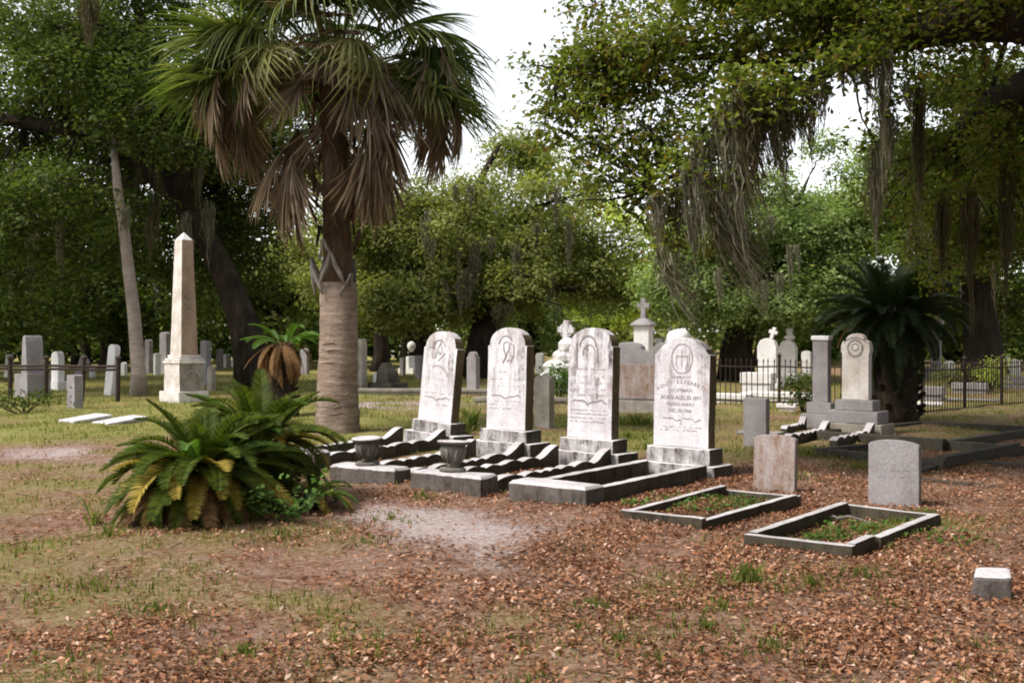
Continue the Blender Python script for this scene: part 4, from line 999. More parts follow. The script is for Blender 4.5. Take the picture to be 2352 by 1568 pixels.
# pair of white domed monuments beyond the right railing
def domed(px, w_px, Y, top, label, seed, orn):
    b0 = at(px, 770 + 3971 / Y, Y); t = empty('monument', (b0.x, b0.y, gz(b0.x, b0.y)), R(-30), label, 'monument', 'white domed monuments beyond the railing')
    w = w_px / FD * Y / 2; ht = at(px, top, Y).z
    box_part(t, 'plinth', 'white', -w * 1.4, w * 1.4, -w * 1.0, w * 1.0, -0.1, 0.30, 0.015, 8, 0.004, seed)
    mb = MB(); slab_profile(mb, round_top(2 * w, ht - 0.30, 0.22, 0, 12, 0.03), -w * 0.55, w * 0.55); o = mb.build('tablet', M['white'], t, False, 0.012, 8, 0.003, seed); o.location = (0, 0, 0.302)
    mb = MB()
    if orn == 'cross':
        slab_profile(mb, cross_prof(0.13, 0.34, 0.05, 0.20), -0.05, 0.05); o = mb.build('cross', M['white'], t, False, 0.008, 4, 0.01, seed); o.location = (w * 0.35, 0, ht + 0.0); o.rotation_euler = (0, R(18), 0)
    else:
        mb.lathe([(0.06, 0), (0.17, 0.05), (0.2, 0.14), (0.1, 0.22), (0.12, 0.3), (0.13, 0.38), (0.05, 0.44)], 10); o = mb.build('carved_figure', M['white'], t, True, 0, 0, 0.04, seed); o.location = (w * 0.2, 0, ht - 0.02)
    return t
domed(1764, 44, 33, 776, 'left white domed monument with a tilted cross beyond the railing', 2, 'cross')
domed(1810, 38, 36, 781, 'right white domed monument with a carved figure beyond the railing', 5, 'figure')
RG = 'pale slabs beyond the right railing'
def lp(px, py, Y, w, l, h, mat, label, rz=R(-30)):
    x = (px - 1176) / FD * Y
    return ledger(x, Y, w, l, h, mat, label, rz, RG)
lp(1790, 905, 26, 1.7, 0.7, 0.20, 'white', 'long pale ledger with a bowed top before the domed monuments')
lp(1680, 905, 26, 0.9, 0.6, 0.20, 'white', 'pale ledger end beside the lettered headstone')
lp(1742, 860, 31, 0.9, 0.6, 0.55, 'white', 'white tomb chest at the foot of the left domed monument')
lp(1808, 937, 23.2, 0.42, 0.2, 0.16, 'white', 'small white block lying behind the square topped slab')
lp(1745, 1010, 17.6, 0.7, 0.4, 0.06, 'granite', 'sunken grey slab behind the square topped slab')
lp(2140, 905, 27, 0.6, 0.6, 0.35, 'granite', 'stepped pale tomb just right of the dark sago')
lp(2128, 930, 24.5, 0.7, 0.3, 0.10, 'white', 'flat white slab low beside the sago beyond the railing')
lp(2228, 900, 30, 0.9, 0.5, 0.30, 'granite', 'grey chest tomb in the middle of the right railing')
lp(2230, 935, 26.5, 1.4, 0.25, 0.08, 'granite', 'pale kerb strip along the right railing')
lp(2335, 885, 33, 0.9, 0.5, 0.40, 'granite', 'grey chest tomb at the far right behind the railing')
lp(2310, 870, 37, 0.25, 0.25, 0.9, 'white', 'pale post stone behind the right railing')

# ------------------------------------------------------------------ railings
def railing(name, pts, post_every, picket, hz, rails, label, gap_pts=(), post_h=1.05, lean=None, pr=0.007, rr_=0.013, pw_=0.028):
    t = empty(name, (pts[0][0], pts[0][1], gz(*pts[0])), 0, label, 'fence')
    o0 = Vector((pts[0][0], pts[0][1], 0))
    for (a, b_) in zip(pts[:-1], pts[1:]):
        a = Vector((a[0], a[1], 0)) - o0; b_ = Vector((b_[0], b_[1], 0)) - o0; L = (b_ - a).length
        for z in rails:
            mb = MB(); k = 6
            mb.tube([a.lerp(b_, i / k) + Vector((0, 0, z + 0.012 * math.sin(i * 2.1 + z * 9))) for i in range(k + 1)], [rr_] * (k + 1), 5); mb.build('rail', M['iron'], t)
        npost = max(1, round(L / post_every))
        for i in range(npost + 1):
            if i == npost and (b_ + o0).xy != Vector(pts[-1]): continue
            c_ = a.lerp(b_, i / npost); ln = (lean[i % len(lean)] if lean else 0)
            mb = MB(); mb.tube([c_ + Vector((0, 0, -0.1)), c_ + Vector((ln, 0, post_h)), c_ + Vector((ln, 0, post_h + 0.03)), c_ + Vector((ln, 0, post_h + 0.10))], [pw_, pw_ * 0.95, pw_ * 1.5, 0.006], 8); mb.build('post', M['iron'], t)
        if picket:
            npk = int(L / picket)
            for i in range(1, npk):
                c_ = a.lerp(b_, i / npk); j = random.uniform(-0.015, 0.015)
                mb = MB(); mb.tube([c_ + Vector((0, 0, 0.02)), c_ + Vector((j, 0, hz)), c_ + Vector((j, 0, hz + 0.02)), c_ + Vector((j, 0, hz + 0.09))], [pr, pr, pr * 1.8, 0.002], 5); mb.build('picket', M['iron'], t)
    return t
railing('iron_fence', [(-13.5, 27.2), (-9.6, 26.3)], 0.97, 0, 0, (0.82, 0.74), 'rusty iron post and rail fence at the left before old stones', post_h=1.0, lean=(0.02, 0.0, 0.03, 0.08), rr_=0.036, pw_=0.062)
railing('iron_fence', [(4.62, 24.6), (7.3, 23.6)], 1.35, 0.115, 0.98, (0.88, 0.10), 'spiked iron railing between the lettered headstone and the carved tablet', post_h=1.1, pr=0.011, rr_=0.018, pw_=0.036)
railing('iron_fence', [(8.35, 22.0), (12.6, 26.0)], 1.9, 0.125, 0.98, (0.90, 0.06), 'spiked iron railing at the right beyond the dark sago', post_h=1.1, pr=0.011, rr_=0.018, pw_=0.036)
pp = at(537, 868, 40); pst = empty('iron_post', (pp.x, pp.y, gz(pp.x, pp.y)), 0, 'thin rusty iron post alone beyond the small upright sago', 'post')
mb = MB(); mb.tube([(0, 0, -0.1), (0.03, 0, 1.3), (0.03, 0, 1.36)], [0.035, 0.03, 0.05], 8); mb.build('shaft', M['iron'], pst)

# ------------------------------------------------------------------ sago palms
def frond_mesh(name, L, bend, mat, k=34, ll=0.15, vee=0.45, seed=0, wid=0.011, side=0.0):
    r = random.Random(seed); mb = MB(); pts = []; x = z = yy = 0.0; K = 40
    for i in range(K + 1):
        s = i / K; th = -bend * s ** 1.3; pts.append(Vector((x, yy, z))); x += math.cos(th) * L / K; z += math.sin(th) * L / K; yy += side * s * L / K
    rp = pts[::5]
    mb.tube(rp, [0.011 * (1 - 0.8 * i / (len(rp) - 1)) + 0.002 for i in range(len(rp))], 4)
    for i in range(k):
        s = 0.12 + 0.88 * i / (k - 1); q = min(K - 1, int(s * K)); c = pts[q].lerp(pts[q + 1], s * K - q) if q < K else pts[-1]
        th = -bend * s ** 1.3; fw = Vector((math.cos(th), 0, math.sin(th))); up = Vector((-math.sin(th), 0, math.cos(th)))
        ln = ll * (math.sin(math.pi * (0.10 + 0.86 * s)) ** 0.6) * r.uniform(0.85, 1.1)
        for sd in (-1, 1):
            d = (Vector((0, sd, 0)) * math.cos(vee) + up * math.sin(vee)) * 0.86 + fw * r.uniform(0.42, 0.6)
            d.normalize(); wv = fw * wid * 0.5; tip = c + d * ln - Vector((0, 0, 1)) * ln * 0.10; md = c + d * ln * 0.55
            mb.add([c - wv, c + wv, md + wv * 1.1, tip, md - wv * 1.1], [(0, 1, 2, 4), (4, 2, 3)])
    me = bpy.data.meshes.new(name); me.from_pydata(mb.v, [], mb.f); me.update(); me.materials.append(M[mat]); return me
FR = {}
for nm, mt in (('g', 'sago'), ('d', 'sago_dark'), ('l', 'sago_light'), ('y', 'sago_yellow'), ('b', 'sago_brown')):
    FR[nm] = [frond_mesh('sago_frond', 1.0, bd, mt, 44, 0.18 if nm != 'b' else 0.12, 0.45 if nm != 'b' else 0.1, i + ord(nm), 0.017, sdv)
              for i, (bd, sdv) in enumerate([(0.75, 0.08), (1.15, -0.08), (1.6, 0.1), (1.35, 0.0)])]
def sago(loc, label, specs, trunk_h, trunk_r, heart_z, seed, group=None, boots=40):
    """specs: (count, kind, elevation range, length range, azimuth range)"""
    t = empty('sago_palm', (loc[0], loc[1], gz(loc[0], loc[1])), 0, label, 'sago palm', group)
    r = random.Random(seed)
    mb = MB(); k = 7
    mb.tube([(0.03 * math.sin(i + seed), 0.02 * math.cos(i * 1.3), -0.08 + (heart_z + 0.08) * i / k) for i in range(k + 1)], [trunk_r * (1.05 - 0.25 * (i / k)) if i < k else trunk_r * 0.45 for i in range(k + 1)], 14, True, 0.3, seed)
    mb.build('trunk', M['sago_trunk'], t, True)
    # stubs of old leaf bases round the trunk
    bm_ = MB()
    for i in range(boots):
        a = i * 2.399; z = heart_z * (0.06 + 0.9 * (i + 0.5) / boots); q = trunk_r * (1.03 - 0.2 * z / max(heart_z, 0.01))
        d = Vector((math.cos(a), math.sin(a), 0)); c = d * q * 0.9 + Vector((0, 0, z))
        bm_.tube([c, c + d * trunk_r * 0.28 + Vector((0, 0, trunk_r * 0.18))], [trunk_r * 0.14, trunk_r * 0.05], 5)
    if boots:
        o = bm_.build('leaf_bases', M['sago_trunk'], t); o['kind'] = 'stuff'
    for cnt, kd, el, ln, az in specs:
        for i in range(cnt):
            me = r.choice(FR[kd] if kd != 'd' or el[0] < -50 else FR[kd][:2]); o = bpy.data.objects.new('frond', me); link(o, t)
            a = R(az[0] + (az[1] - az[0]) * ((i + r.random()) / cnt)); e = R(r.uniform(*el)); s = r.uniform(*ln)
            o.location = (math.cos(a) * trunk_r * 0.5, math.sin(a) * trunk_r * 0.5, heart_z - 0.02 + 0.04 * r.random())
            o.rotation_euler = (R(r.uniform(-18, 18)), -e, a); o.scale = (s, s, s)
    return t
sago((-2.74, 9.55), 'large bushy sago palm spilling onto the lawn, in the left foreground',
     [(34, 'g', (25, 80), (0.66, 0.86), (0, 360)), (38, 'g', (-5, 40), (0.68, 0.88), (0, 360)), (26, 'y', (-22, 30), (0.66, 0.9), (110, 400)), (16, 'b', (-50, -16), (0.5, 0.72), (140, 400)), (14, 'b', (-34, -12), (0.66, 0.86), (200, 345)), (40, 'g', (-32, 5), (0.62, 0.84), (0, 360)), (5, 'l', (40, 70), (0.55, 0.75), (0, 360))], 0.3, 0.16, 0.42, 3, 'sago palms in the left foreground')
sago((-2.42, 10.45), 'second sago clump rising behind the large bushy one',
     [(36, 'g', (15, 80), (0.65, 0.85), (0, 360)), (40, 'g', (-40, 20), (0.6, 0.82), (0, 360)), (9, 'y', (-10, 35), (0.55, 0.75), (-100, 90)), (10, 'b', (-50, -10), (0.5, 0.7), (-140, 60)), (5, 'l', (20, 65), (0.6, 0.8), (0, 360))], 0.4, 0.17, 0.58, 5, 'sago palms in the left foreground')
sago((-1.86, 9.95), 'low sago pup spreading beside the left foot block',
     [(9, 'g', (15, 60), (0.36, 0.5), (0, 360)), (5, 'l', (10, 45), (0.34, 0.46), (-110, 60)), (4, 'y', (0, 25), (0.34, 0.44), (-90, 40))], 0.1, 0.08, 0.12, 6, 'sago palms in the left foreground', 12)
c = at(650, 950, 21.6)
sago((c.x, 21.6), 'small upright sago with green top and drooping brown fronds beside the palm trunk',
     [(10, 'l', (25, 65), (0.6, 0.85), (0, 360)), (6, 'l', (5, 30), (0.65, 0.85), (0, 360)), (30, 'b', (-62, -10), (0.6, 0.85), (0, 360)), (30, 'b', (-85, -50), (0.75, 1.0), (0, 360))], 1.2, 0.30, 1.46, 8)
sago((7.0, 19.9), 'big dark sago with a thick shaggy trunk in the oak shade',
     [(20, 'd', (45, 85), (1.05, 1.3), (0, 360)), (30, 'd', (8, 45), (1.15, 1.4), (0, 360)), (30, 'd', (-45, 5), (0.95, 1.2), (0, 360)), (60, 'd', (-88, -60), (1.2, 1.6), (0, 360)), (1, 'b', (-20, -5), (1.0, 1.1), (175, 185))], 1.6, 0.50, 2.0, 9, boots=70)

# leafy seedling beside the foreground sagos
sd = empty('seedling', (-1.95, 9.2, gz(-1.95, 9.2)), 0, 'little broad leaved seedling at the edge of the foreground sagos', 'plant')
mb = MB(); P = []; Q = []
for k in range(7):
    a = -2.6 + k * 0.55; e = Vector((math.cos(a) * 0.36, math.sin(a) * 0.30, 0.18 + 0.10 * (k % 3)))
    pl = wob((0, 0, 0), e, 5, 0.2, k); mb.tube(pl, [0.006, 0.005, 0.005, 0.004, 0.003, 0.002], 5)
    for i in range(26):
        q = pl[random.randint(2, 5)]; P.append(q + Vector((random.gauss(0, .05), random.gauss(0, .05), random.gauss(0.02, .04)))); Q.append((random.gauss(0, .5), random.gauss(-.2, .5), 1))
mb.build('stem', M['weed'], sd)
V, F = leaf_quads(np.array([tuple(q) for q in P]), np.array(Q), rng.uniform(0.04, 0.075, len(P)), 0.6, 0.2, 5); o = np_mesh('leaves', V, F, M['weed'], sd); o['kind'] = 'stuff'
# bits of broken brick there
for k, (px, py, rz_, lab) in enumerate([(655, 1170, 0.2, 'broken red brick lying flat under the sago fronds'), (600, 1190, 0.8, 'second brick fragment half buried under the sago')]):
    c = G(px, py); b_ = empty('brick', (c.x, c.y, gz(c.x, c.y)), rz_, lab, 'brick'); box_part(b_, 'block', 'brick', -0.13, 0.13, -0.06, 0.06, -0.03, 0.045, 0.008, 4, 0.005, k)

# ------------------------------------------------------------------ cabbage palm
def fan_mesh(name, mat, pet, blade, spread, droop, k, seed, collapse=0.0, hang=0.0):
    """petiole along +x then a fan of folded segments"""
    r = random.Random(seed); mb = MB()
    pp_ = [Vector((pet * i / 5, 0, -droop * 0.10 * (i / 5) ** 2)) for i in range(6)]
    mb.tube(pp_, [0.028, 0.024, 0.02, 0.018, 0.016, 0.012], 5)
    h = pp_[-1]
    hm = Matrix.Rotation(hang, 3, 'Y')          # blade folded down at the end of its stalk
    for i in range(k):
        u = (i + 0.5) / k * 2 - 1; a = u * spread + r.uniform(-0.03, 0.03)
        ln = blade * (1 - 0.22 * abs(u) ** 2) * (r.uniform(0.55, 1.12) if collapse else r.uniform(0.86, 1.08))
        if collapse: a *= (1 - collapse * r.uniform(0.7, 1.1))
        d = Vector((math.cos(a), math.sin(a), 0)); sdv = Vector((-math.sin(a), math.cos(a), 0)); segs = 6; vs = []
        tw = r.uniform(-0.4, 0.4) * (4 if collapse else 1); dr = droop * r.uniform(0.5, 1.6)
        hx = 0.12 * math.cos(a * 0.5)
        for s in range(segs + 1):
            q = s / segs; c_ = h + Vector((hx, 0, 0)) * min(1, q * 4) + d * ln * (q - 0.16 * dr * q ** 3 * min(1.5, dr)) - Vector((0, 0, 1)) * ln * dr * 0.55 * q ** 2.2
            c_ += Vector((0, 0, 0.10 * ln * (1 - abs(u)) * q * (1 - q)))
            w = ln * (0.021 if collapse else 0.024) * (min(1, 0.35 + q * 2.2)) * (1 - q) ** 0.45 + 0.001
            fold = 0.9 * w
            vs += [h + hm @ (u_ - h) for u_ in (c_ - sdv * w + Vector((0, 0, fold * 0.6)), c_ - Vector((0, 0, fold * 0.4)) + sdv * tw * w * q, c_ + sdv * w + Vector((0, 0, fold * 0.6)))]
        fs = []
        for s in range(segs):
            b0 = s * 3; fs += [(b0, b0 + 1, b0 + 4, b0 + 3), (b0 + 1, b0 + 2, b0 + 5, b0 + 4)]
        mb.add(vs, fs)
    me = bpy.data.meshes.new(name); me.from_pydata(mb.v, [], mb.f); me.update(); me.materials.append(M[mat]); return me
FAN_G = [fan_mesh('fan_leaf', 'palm_green', 1.25, 1.25, R(122), dr, 48, i, 0, hg) for i, (dr, hg) in enumerate([(0.3, 0.1), (0.6, 0.3), (0.9, 0.5), (1.2, 0.7), (0.8, 0.9)])]
FAN_Y = [fan_mesh('fan_leaf', 'palm_yellow', 1.15, 1.1, R(105), dr, 36, 20 + i, 0.1, 0.7) for i, dr in enumerate([0.9, 1.3])]
FAN_D = [fan_mesh('dead_fan_leaf', 'palm_dead', pt, 1.15, R(100), 0.25, 62, 40 + i, cl, hg) for i, (pt, cl, hg) in enumerate([(1.5, 0.4, 1.25), (1.7, 0.55, 1.35), (1.3, 0.6, 1.3), (1.6, 0.7, 1.45)])]
FAN_L = [fan_mesh('dead_fan_leaf', 'palm_dead', 0.75, 1.25, R(95), 0.2, 56, 60 + i, cl, hg) for i, (cl, hg) in enumerate([(0.6, 0.45), (0.75, 0.6)])]
PX, PY = -2.91, 18.0
palm = empty('cabbage_palm', (PX, PY, gz(PX, PY)), 0, 'tall cabbage palm with a skirt of dead brown fans', 'palm tree')
tp = []; tr = []
for i in range(40):
    z = -0.15 + 6.1 * i / 39; tp.append((0.0 + 0.05 * math.sin(z * 0.6) - 0.012 * z, 0, z))
    base_r = 0.335 - 0.012 * z + 0.07 * math.exp(-max(z, 0) * 2.2) - 0.055 * max(0, min(1, (z - 2.3) / 0.6))
    tr.append(base_r * (1 + 0.018 * math.sin(i * 2.6)))
lowk = 17
mb = MB(); mb.tube(tp[:lowk + 1], tr[:lowk + 1], 22, True, 0.07, 3); mb.build('trunk', M['bark_palm'], palm, True)
mb = MB(); mb.tube(tp[lowk:], [q * 0.97 for q in tr[lowk:]], 18, True, 0.10, 5); mb.build('fibrous_trunk', M['bark_palm_fibre'], palm, True)
# ring scars
for i in range(44):
    z = 0.35 + i * 0.052
    k0 = (z + 0.15) / 6.1 * 39; q = int(k0); c_ = Vector(tp[q]).lerp(Vector(tp[q + 1]), k0 - q); rr = tr[q] + (tr[q + 1] - tr[q]) * (k0 - q)
    if i % 2 or random.random() < 0.45: continue
    a0 = random.uniform(0, 6.28); mb = MB(); kk = 14; span = random.uniform(0.8, 3.5)
    mb.tube([(c_.x + math.cos(a0 + span * j / kk) * rr * 1.0, c_.y + math.sin(a0 + span * j / kk) * rr * 1.0, z + 0.012 * math.sin(j * 1.3 + i)) for j in range(kk + 1)], [0.009 + 0.004 * math.sin(j * 2 + i) for j in range(kk + 1)], 5)
    mb.build('ring_scar', M['bark_palm'], palm, True)
# split leaf bases (boots) gripping the trunk
def boot(a, z, s, mat='deadwood'):
    d = Vector((math.cos(a), math.sin(a), 0)); tn = Vector((-math.sin(a), math.cos(a), 0)); rr = 0.30
    c_ = Vector((-0.012 * z, 0, z))
    for sd_ in (-1, 1):
        mb = MB(); mb.tube([c_ + d * rr * 0.97 + tn * sd_ * 0.17 * s, c_ + d * (rr + 0.03) + tn * sd_ * 0.12 * s + Vector((0, 0, 0.14 * s)), c_ + d * (rr + 0.07) + tn * sd_ * 0.05 * s + Vector((0, 0, 0.27 * s)), c_ + d * (rr + 0.12) + tn * sd_ * 0.015 + Vector((0, 0, 0.42 * s))], [0.018, 0.030 * s, 0.032 * s, 0.02], 6)
        mb.build('leaf_base', M[mat], palm, True)
for a, z, s in [(-2.65, 2.30, 1.15), (-1.60, 2.44, 1.25), (-0.75, 2.30, 0.8), (-3.3, 2.5, 1.0), (-1.9, 2.85, 0.8), (0.9, 2.5, 1.0), (2.2, 2.5, 1.0)]:
    boot(a, z, s)
for i in range(26):
    boot(i * 2.399, 3.0 + i * 0.105, 0.9, 'bark_palm_fibre')
HZ = 5.95
def fan(meshes, a, e, s, z=HZ, roll=0.0, out=0.12):
    o = bpy.data.objects.new(meshes[0].name.split('.')[0], random.choice(meshes)); link(o, palm)
    o.location = (-0.07 + math.cos(R(a)) * out, math.sin(R(a)) * out, z); o.rotation_euler = (R(roll), -R(e), R(a)); o.scale = (s, s, s)
    return o
random.seed(31)
for i in range(18): fan(FAN_G[:3], i * 137.5 + random.uniform(-10, 10), random.uniform(38, 82), random.uniform(0.95, 1.15), HZ + 0.15, random.uniform(-25, 25))
for i in range(20):
    e_ = random.uniform(8, 40); a_ = (i * 137.5 + 40) % 360
    if 222 < a_ < 318: e_ += 38
    fan(FAN_G[:4], a_, e_, random.uniform(0.95, 1.2), HZ + random.uniform(-0.05, 0.15), random.uniform(-30, 30))
for a, e in [(180, 2), (192, 12), (168, 6), (205, 20), (176, 28), (8, 0), (-6, 10), (2, 22), (20, 5), (345, 2), (352, -12), (120, 5), (60, 5), (90, 10)]: fan(FAN_G[:3], a, e, random.uniform(1.0, 1.2), HZ - 0.05, random.uniform(-35, 35))
for a, e, s_ in [(180, 6, 1.2), (174, 16, 1.2), (188, -2, 1.15), (184, 26, 1.2), (166, 10, 1.2)]: fan(FAN_G[:3], a, e, s_, HZ - 0.05, random.uniform(-30, 30))
for a, e in [(208, 14), (226, 10), (238, 20), (292, 24), (306, 12)]: fan(FAN_Y, a, e, 0.95, HZ - 0.02, random.uniform(-40, 40))
# dead fans hanging as a skirt: on long stalks, folded down
for a, e, z, s in [(178, 8, 5.8, 1.15), (184, 6, 5.8, 1.1), (172, 8, 5.8, 1.15), (190, -6, 5.7, 1.1), (198, 6, 5.75, 1.0), (206, -8, 5.65, 1.0), (168, -4, 5.7, 1.1), (214, -4, 5.7, 0.95), (160, -12, 5.65, 1.1), (186, -14, 5.6, 1.05), (174, -18, 5.55, 1.05), (182, 10, 5.8, 1.0),
                   (352, 4, 5.75, 1.1), (2, -4, 5.75, 1.1), (12, 2, 5.7, 1.05), (358, -12, 5.65, 1.1), (344, -8, 5.7, 1.0), (20, -12, 5.6, 1.1), (8, -18, 5.6, 1.0), (336, 0, 5.75, 0.9), (350, 10, 5.8, 1.0),
                   (40, -15, 5.6, 1.1), (70, -20, 5.6, 1.1), (95, -15, 5.7, 1.1), (120, -20, 5.6, 1.1), (145, -12, 5.6, 1.1), (130, -35, 5.2, 1.0), (60, -35, 5.2, 1.0), (90, -40, 5.1, 1.0), (28, -4, 5.7, 1.1), (155, 0, 5.7, 1.1)]:
    fan(FAN_D, a + random.uniform(-5, 5), e + 4 + random.uniform(-5, 5), s * 0.97, z + 0.2, random.uniform(-12, 12), 0.2)
for a, e, z, s in [(262, 30, 6.05, 0.85), (274, 26, 6.05, 0.85), (268, 36, 6.1, 0.8), (256, 20, 5.9, 0.7), (268, 10, 5.85, 0.75), (282, 16, 5.9, 0.7), (274, -10, 5.75, 0.7), (196, -34, 4.75, 1.0), (206, -44, 4.7, 1.05), (216, -40, 4.65, 0.95), (190, -50, 4.6, 1.0), (228, -52, 4.6, 0.95), (204, -56, 4.4, 0.95),
                   (318, -10, 5.75, 1.0), (328, -22, 5.55, 1.0), (314, -26, 5.45, 1.0), (334, -34, 5.25, 1.05), (322, -38, 5.1, 1.05), (342, -30, 5.3, 1.0), (330, -44, 4.85, 1.0), (318, -48, 4.7, 0.95), (338, -50, 4.75, 1.0),
                   (240, -20, 5.5, 0.8), (300, -24, 5.5, 0.8)]:
    fan(FAN_L, a + random.uniform(-5, 5), e + random.uniform(-5, 5), s, z + 0.38, random.uniform(-14, 14), 0.22)

# ------------------------------------------------------------------ oaks
def clump_line(pts, r0, r1, n_per, seed, jit=0.5, flat=0.7):
    """foliage clumps strung along a polyline"""
    r = random.Random(seed); out = []
    pts = [Vector(p_) for p_ in pts]
    for a, b_ in zip(pts[:-1], pts[1:]):
        for i in range(n_per):
            t = (i + r.random()) / n_per; c_ = a.lerp(b_, t); q = r.uniform(r0, r1)
            out.append((c_.x + r.gauss(0, jit), c_.y + r.gauss(0, jit), c_.z + r.gauss(0, jit * 0.6), q, q * r.uniform(0.8, 1.2), q * flat * r.uniform(0.7, 1.2)))
    return out
def ball(cx, cy, cz, rx, ry, rz_, n_, q0, q1, seed, zmin=None):
    """foliage clumps filling an uneven volume, more of them near its surface"""
    r = random.Random(seed); out = []
    while len(out) < n_:
        d = Vector((r.gauss(0, 1), r.gauss(0, 1), r.gauss(0, 1))).normalized() * (r.random() ** 0.4)
        c_ = (cx + d.x * rx, cy + d.y * ry, cz + d.z * rz_)
        if zmin is not None and c_[2] < zmin: continue
        q = r.uniform(q0, q1); out.append(c_ + (q, q * r.uniform(0.8, 1.2), q * r.uniform(0.55, 0.85)))
    return out

# near oak: trunk stands just outside the frame on the right, its limbs reach over the graves
ky = 11.0
L1 = [Vector((7.3, 10.6, 2.6)), Vector((6.6, 10.8, 3.9)), Vector((5.9, 11, 4.6)), at(2352, 40, ky), at(2200, 45, 11.2), at(2080, 85, 11.4), at(1965, 95, 11.6), at(1890, 45, 11.8), at(1825, -20, 12.0)]
L2 = [at(1990, 95, 11.5), at(1935, 135, 11.6), at(1850, 200, 11.8), at(1760, 215, 12.0), at(1690, 265, 12.2), at(1640, 320, 12.3), at(1580, 385, 12.5), at(1500, 430, 12.6)]
L3 = [at(1960, 85, 11.5), at(1900, 55, 11.7), at(1830, 20, 12.0), at(1700, -30, 12.3), at(1500, -60, 12.8), at(1350, -40, 13.2)]
L4 = [at(1850, 200, 11.8), at(1760, 150, 12.1), at(1650, 130, 12.4), at(1500, 140, 12.8), at(1380, 180, 13.0), at(1290, 160, 13.2)]
L5 = [at(2150, 50, 11.3), at(2120, -60, 11.6), at(2000, -160, 12), at(1850, -260, 12.6)]
L6 = [Vector((6.6, 10.8, 3.9)), Vector((6.2, 12.5, 4.6)), at(2260, 250, 14.5), at(2180, 330, 15.5), at(2100, 380, 16.5)]
L7 = [Vector((6.9, 10.7, 3.4)), Vector((6.2, 9.0, 4.9)), Vector((5.0, 7.6, 5.8)), Vector((3.4, 6.8, 6.3))]
L8 = [Vector((7.1, 10.6, 3.2)), Vector((8.6, 11.8, 4.8)), Vector((10, 13.5, 6.0)), Vector((11, 15.5, 6.6))]
cl = []
cl += clump_line(L3, 0.35, 0.6, 6, 1, 0.35); cl += clump_line(L4[1:], 0.3, 0.5, 5, 2, 0.28); cl += clump_line(L4[2:], 0.25, 0.45, 3, 22, 0.35)
cl += clump_line([at(1700, 90, 12.4), at(1560, 60, 12.6), at(1400, 70, 12.9), at(1290, 120, 13.1)], 0.3, 0.5, 4, 3, 0.25)
cl += clump_line([at(1640, 330, 12.3), at(1540, 330, 12.5), at(1430, 340, 12.8), at(1330, 320, 13.0)], 0.22, 0.4, 6, 4, 0.22)
cl += clump_line([at(1560, 230, 12.6), at(1460, 260, 12.7), at(1300, 270, 13.0), at(1250, 290, 13.1)], 0.2, 0.36, 5, 44, 0.2)
cl += clump_line([at(1560, 400, 12.5), at(1480, 450, 12.6), at(1400, 440, 12.7), at(1380, 390, 12.8)], 0.2, 0.36, 6, 5, 0.2)
cl += clump_line([at(1640, 430, 12.3), at(1640, 520, 12.3), at(1560, 560, 12.5)], 0.16, 0.28, 4, 6, 0.2)
cl += clump_line([at(1260, 250, 13.1), at(1330, 260, 13.0), at(1420, 250, 12.9)], 0.16, 0.26, 3, 7, 0.15)
cl += clump_line([at(1690, 265, 12.2), at(1780, 300, 12.1)], 0.18, 0.30, 3, 8, 0.2)
cl += clump_line(L1[3:7], 0.18, 0.34, 3, 9, 0.16); cl += clump_line([at(1980, 140, 11.4), at(2060, 130, 11.2), at(2200, 110, 11)], 0.16, 0.26, 3, 10, 0.12)
cl += clump_line(L5, 0.4, 0.7, 4, 11, 0.5); cl += clump_line([at(2352, -10, 11), at(2150, -20, 11.4), at(1950, -40, 11.8)], 0.3, 0.5, 3, 12, 0.3)
cl += clump_line(L6[2:], 0.4, 0.65, 5, 13, 0.5); cl += clump_line([at(2330, 330, 14), at(2250, 480, 15), at(2180, 560, 15.5), at(2300, 620, 15)], 0.35, 0.6, 5, 14, 0.4)
cl += clump_line([at(2340, 250, 13.5), at(2352, 450, 14), at(2340, 600, 14.5)], 0.35, 0.6, 4, 15, 0.4)
cl += clump_line([at(2080, 330, 15.5), at(2060, 450, 16), at(2100, 520, 16)], 0.25, 0.45, 3, 16, 0.3)
cl += clump_line(L7, 0.6, 0.9, 4, 17, 0.6); cl += clump_line(L8, 0.7, 1.1, 5, 18, 0.7)
cl += ball(8.5, 11.5, 7.2, 4.5, 5.5, 2.0, 46, 0.7, 1.2, 19, 5.6)
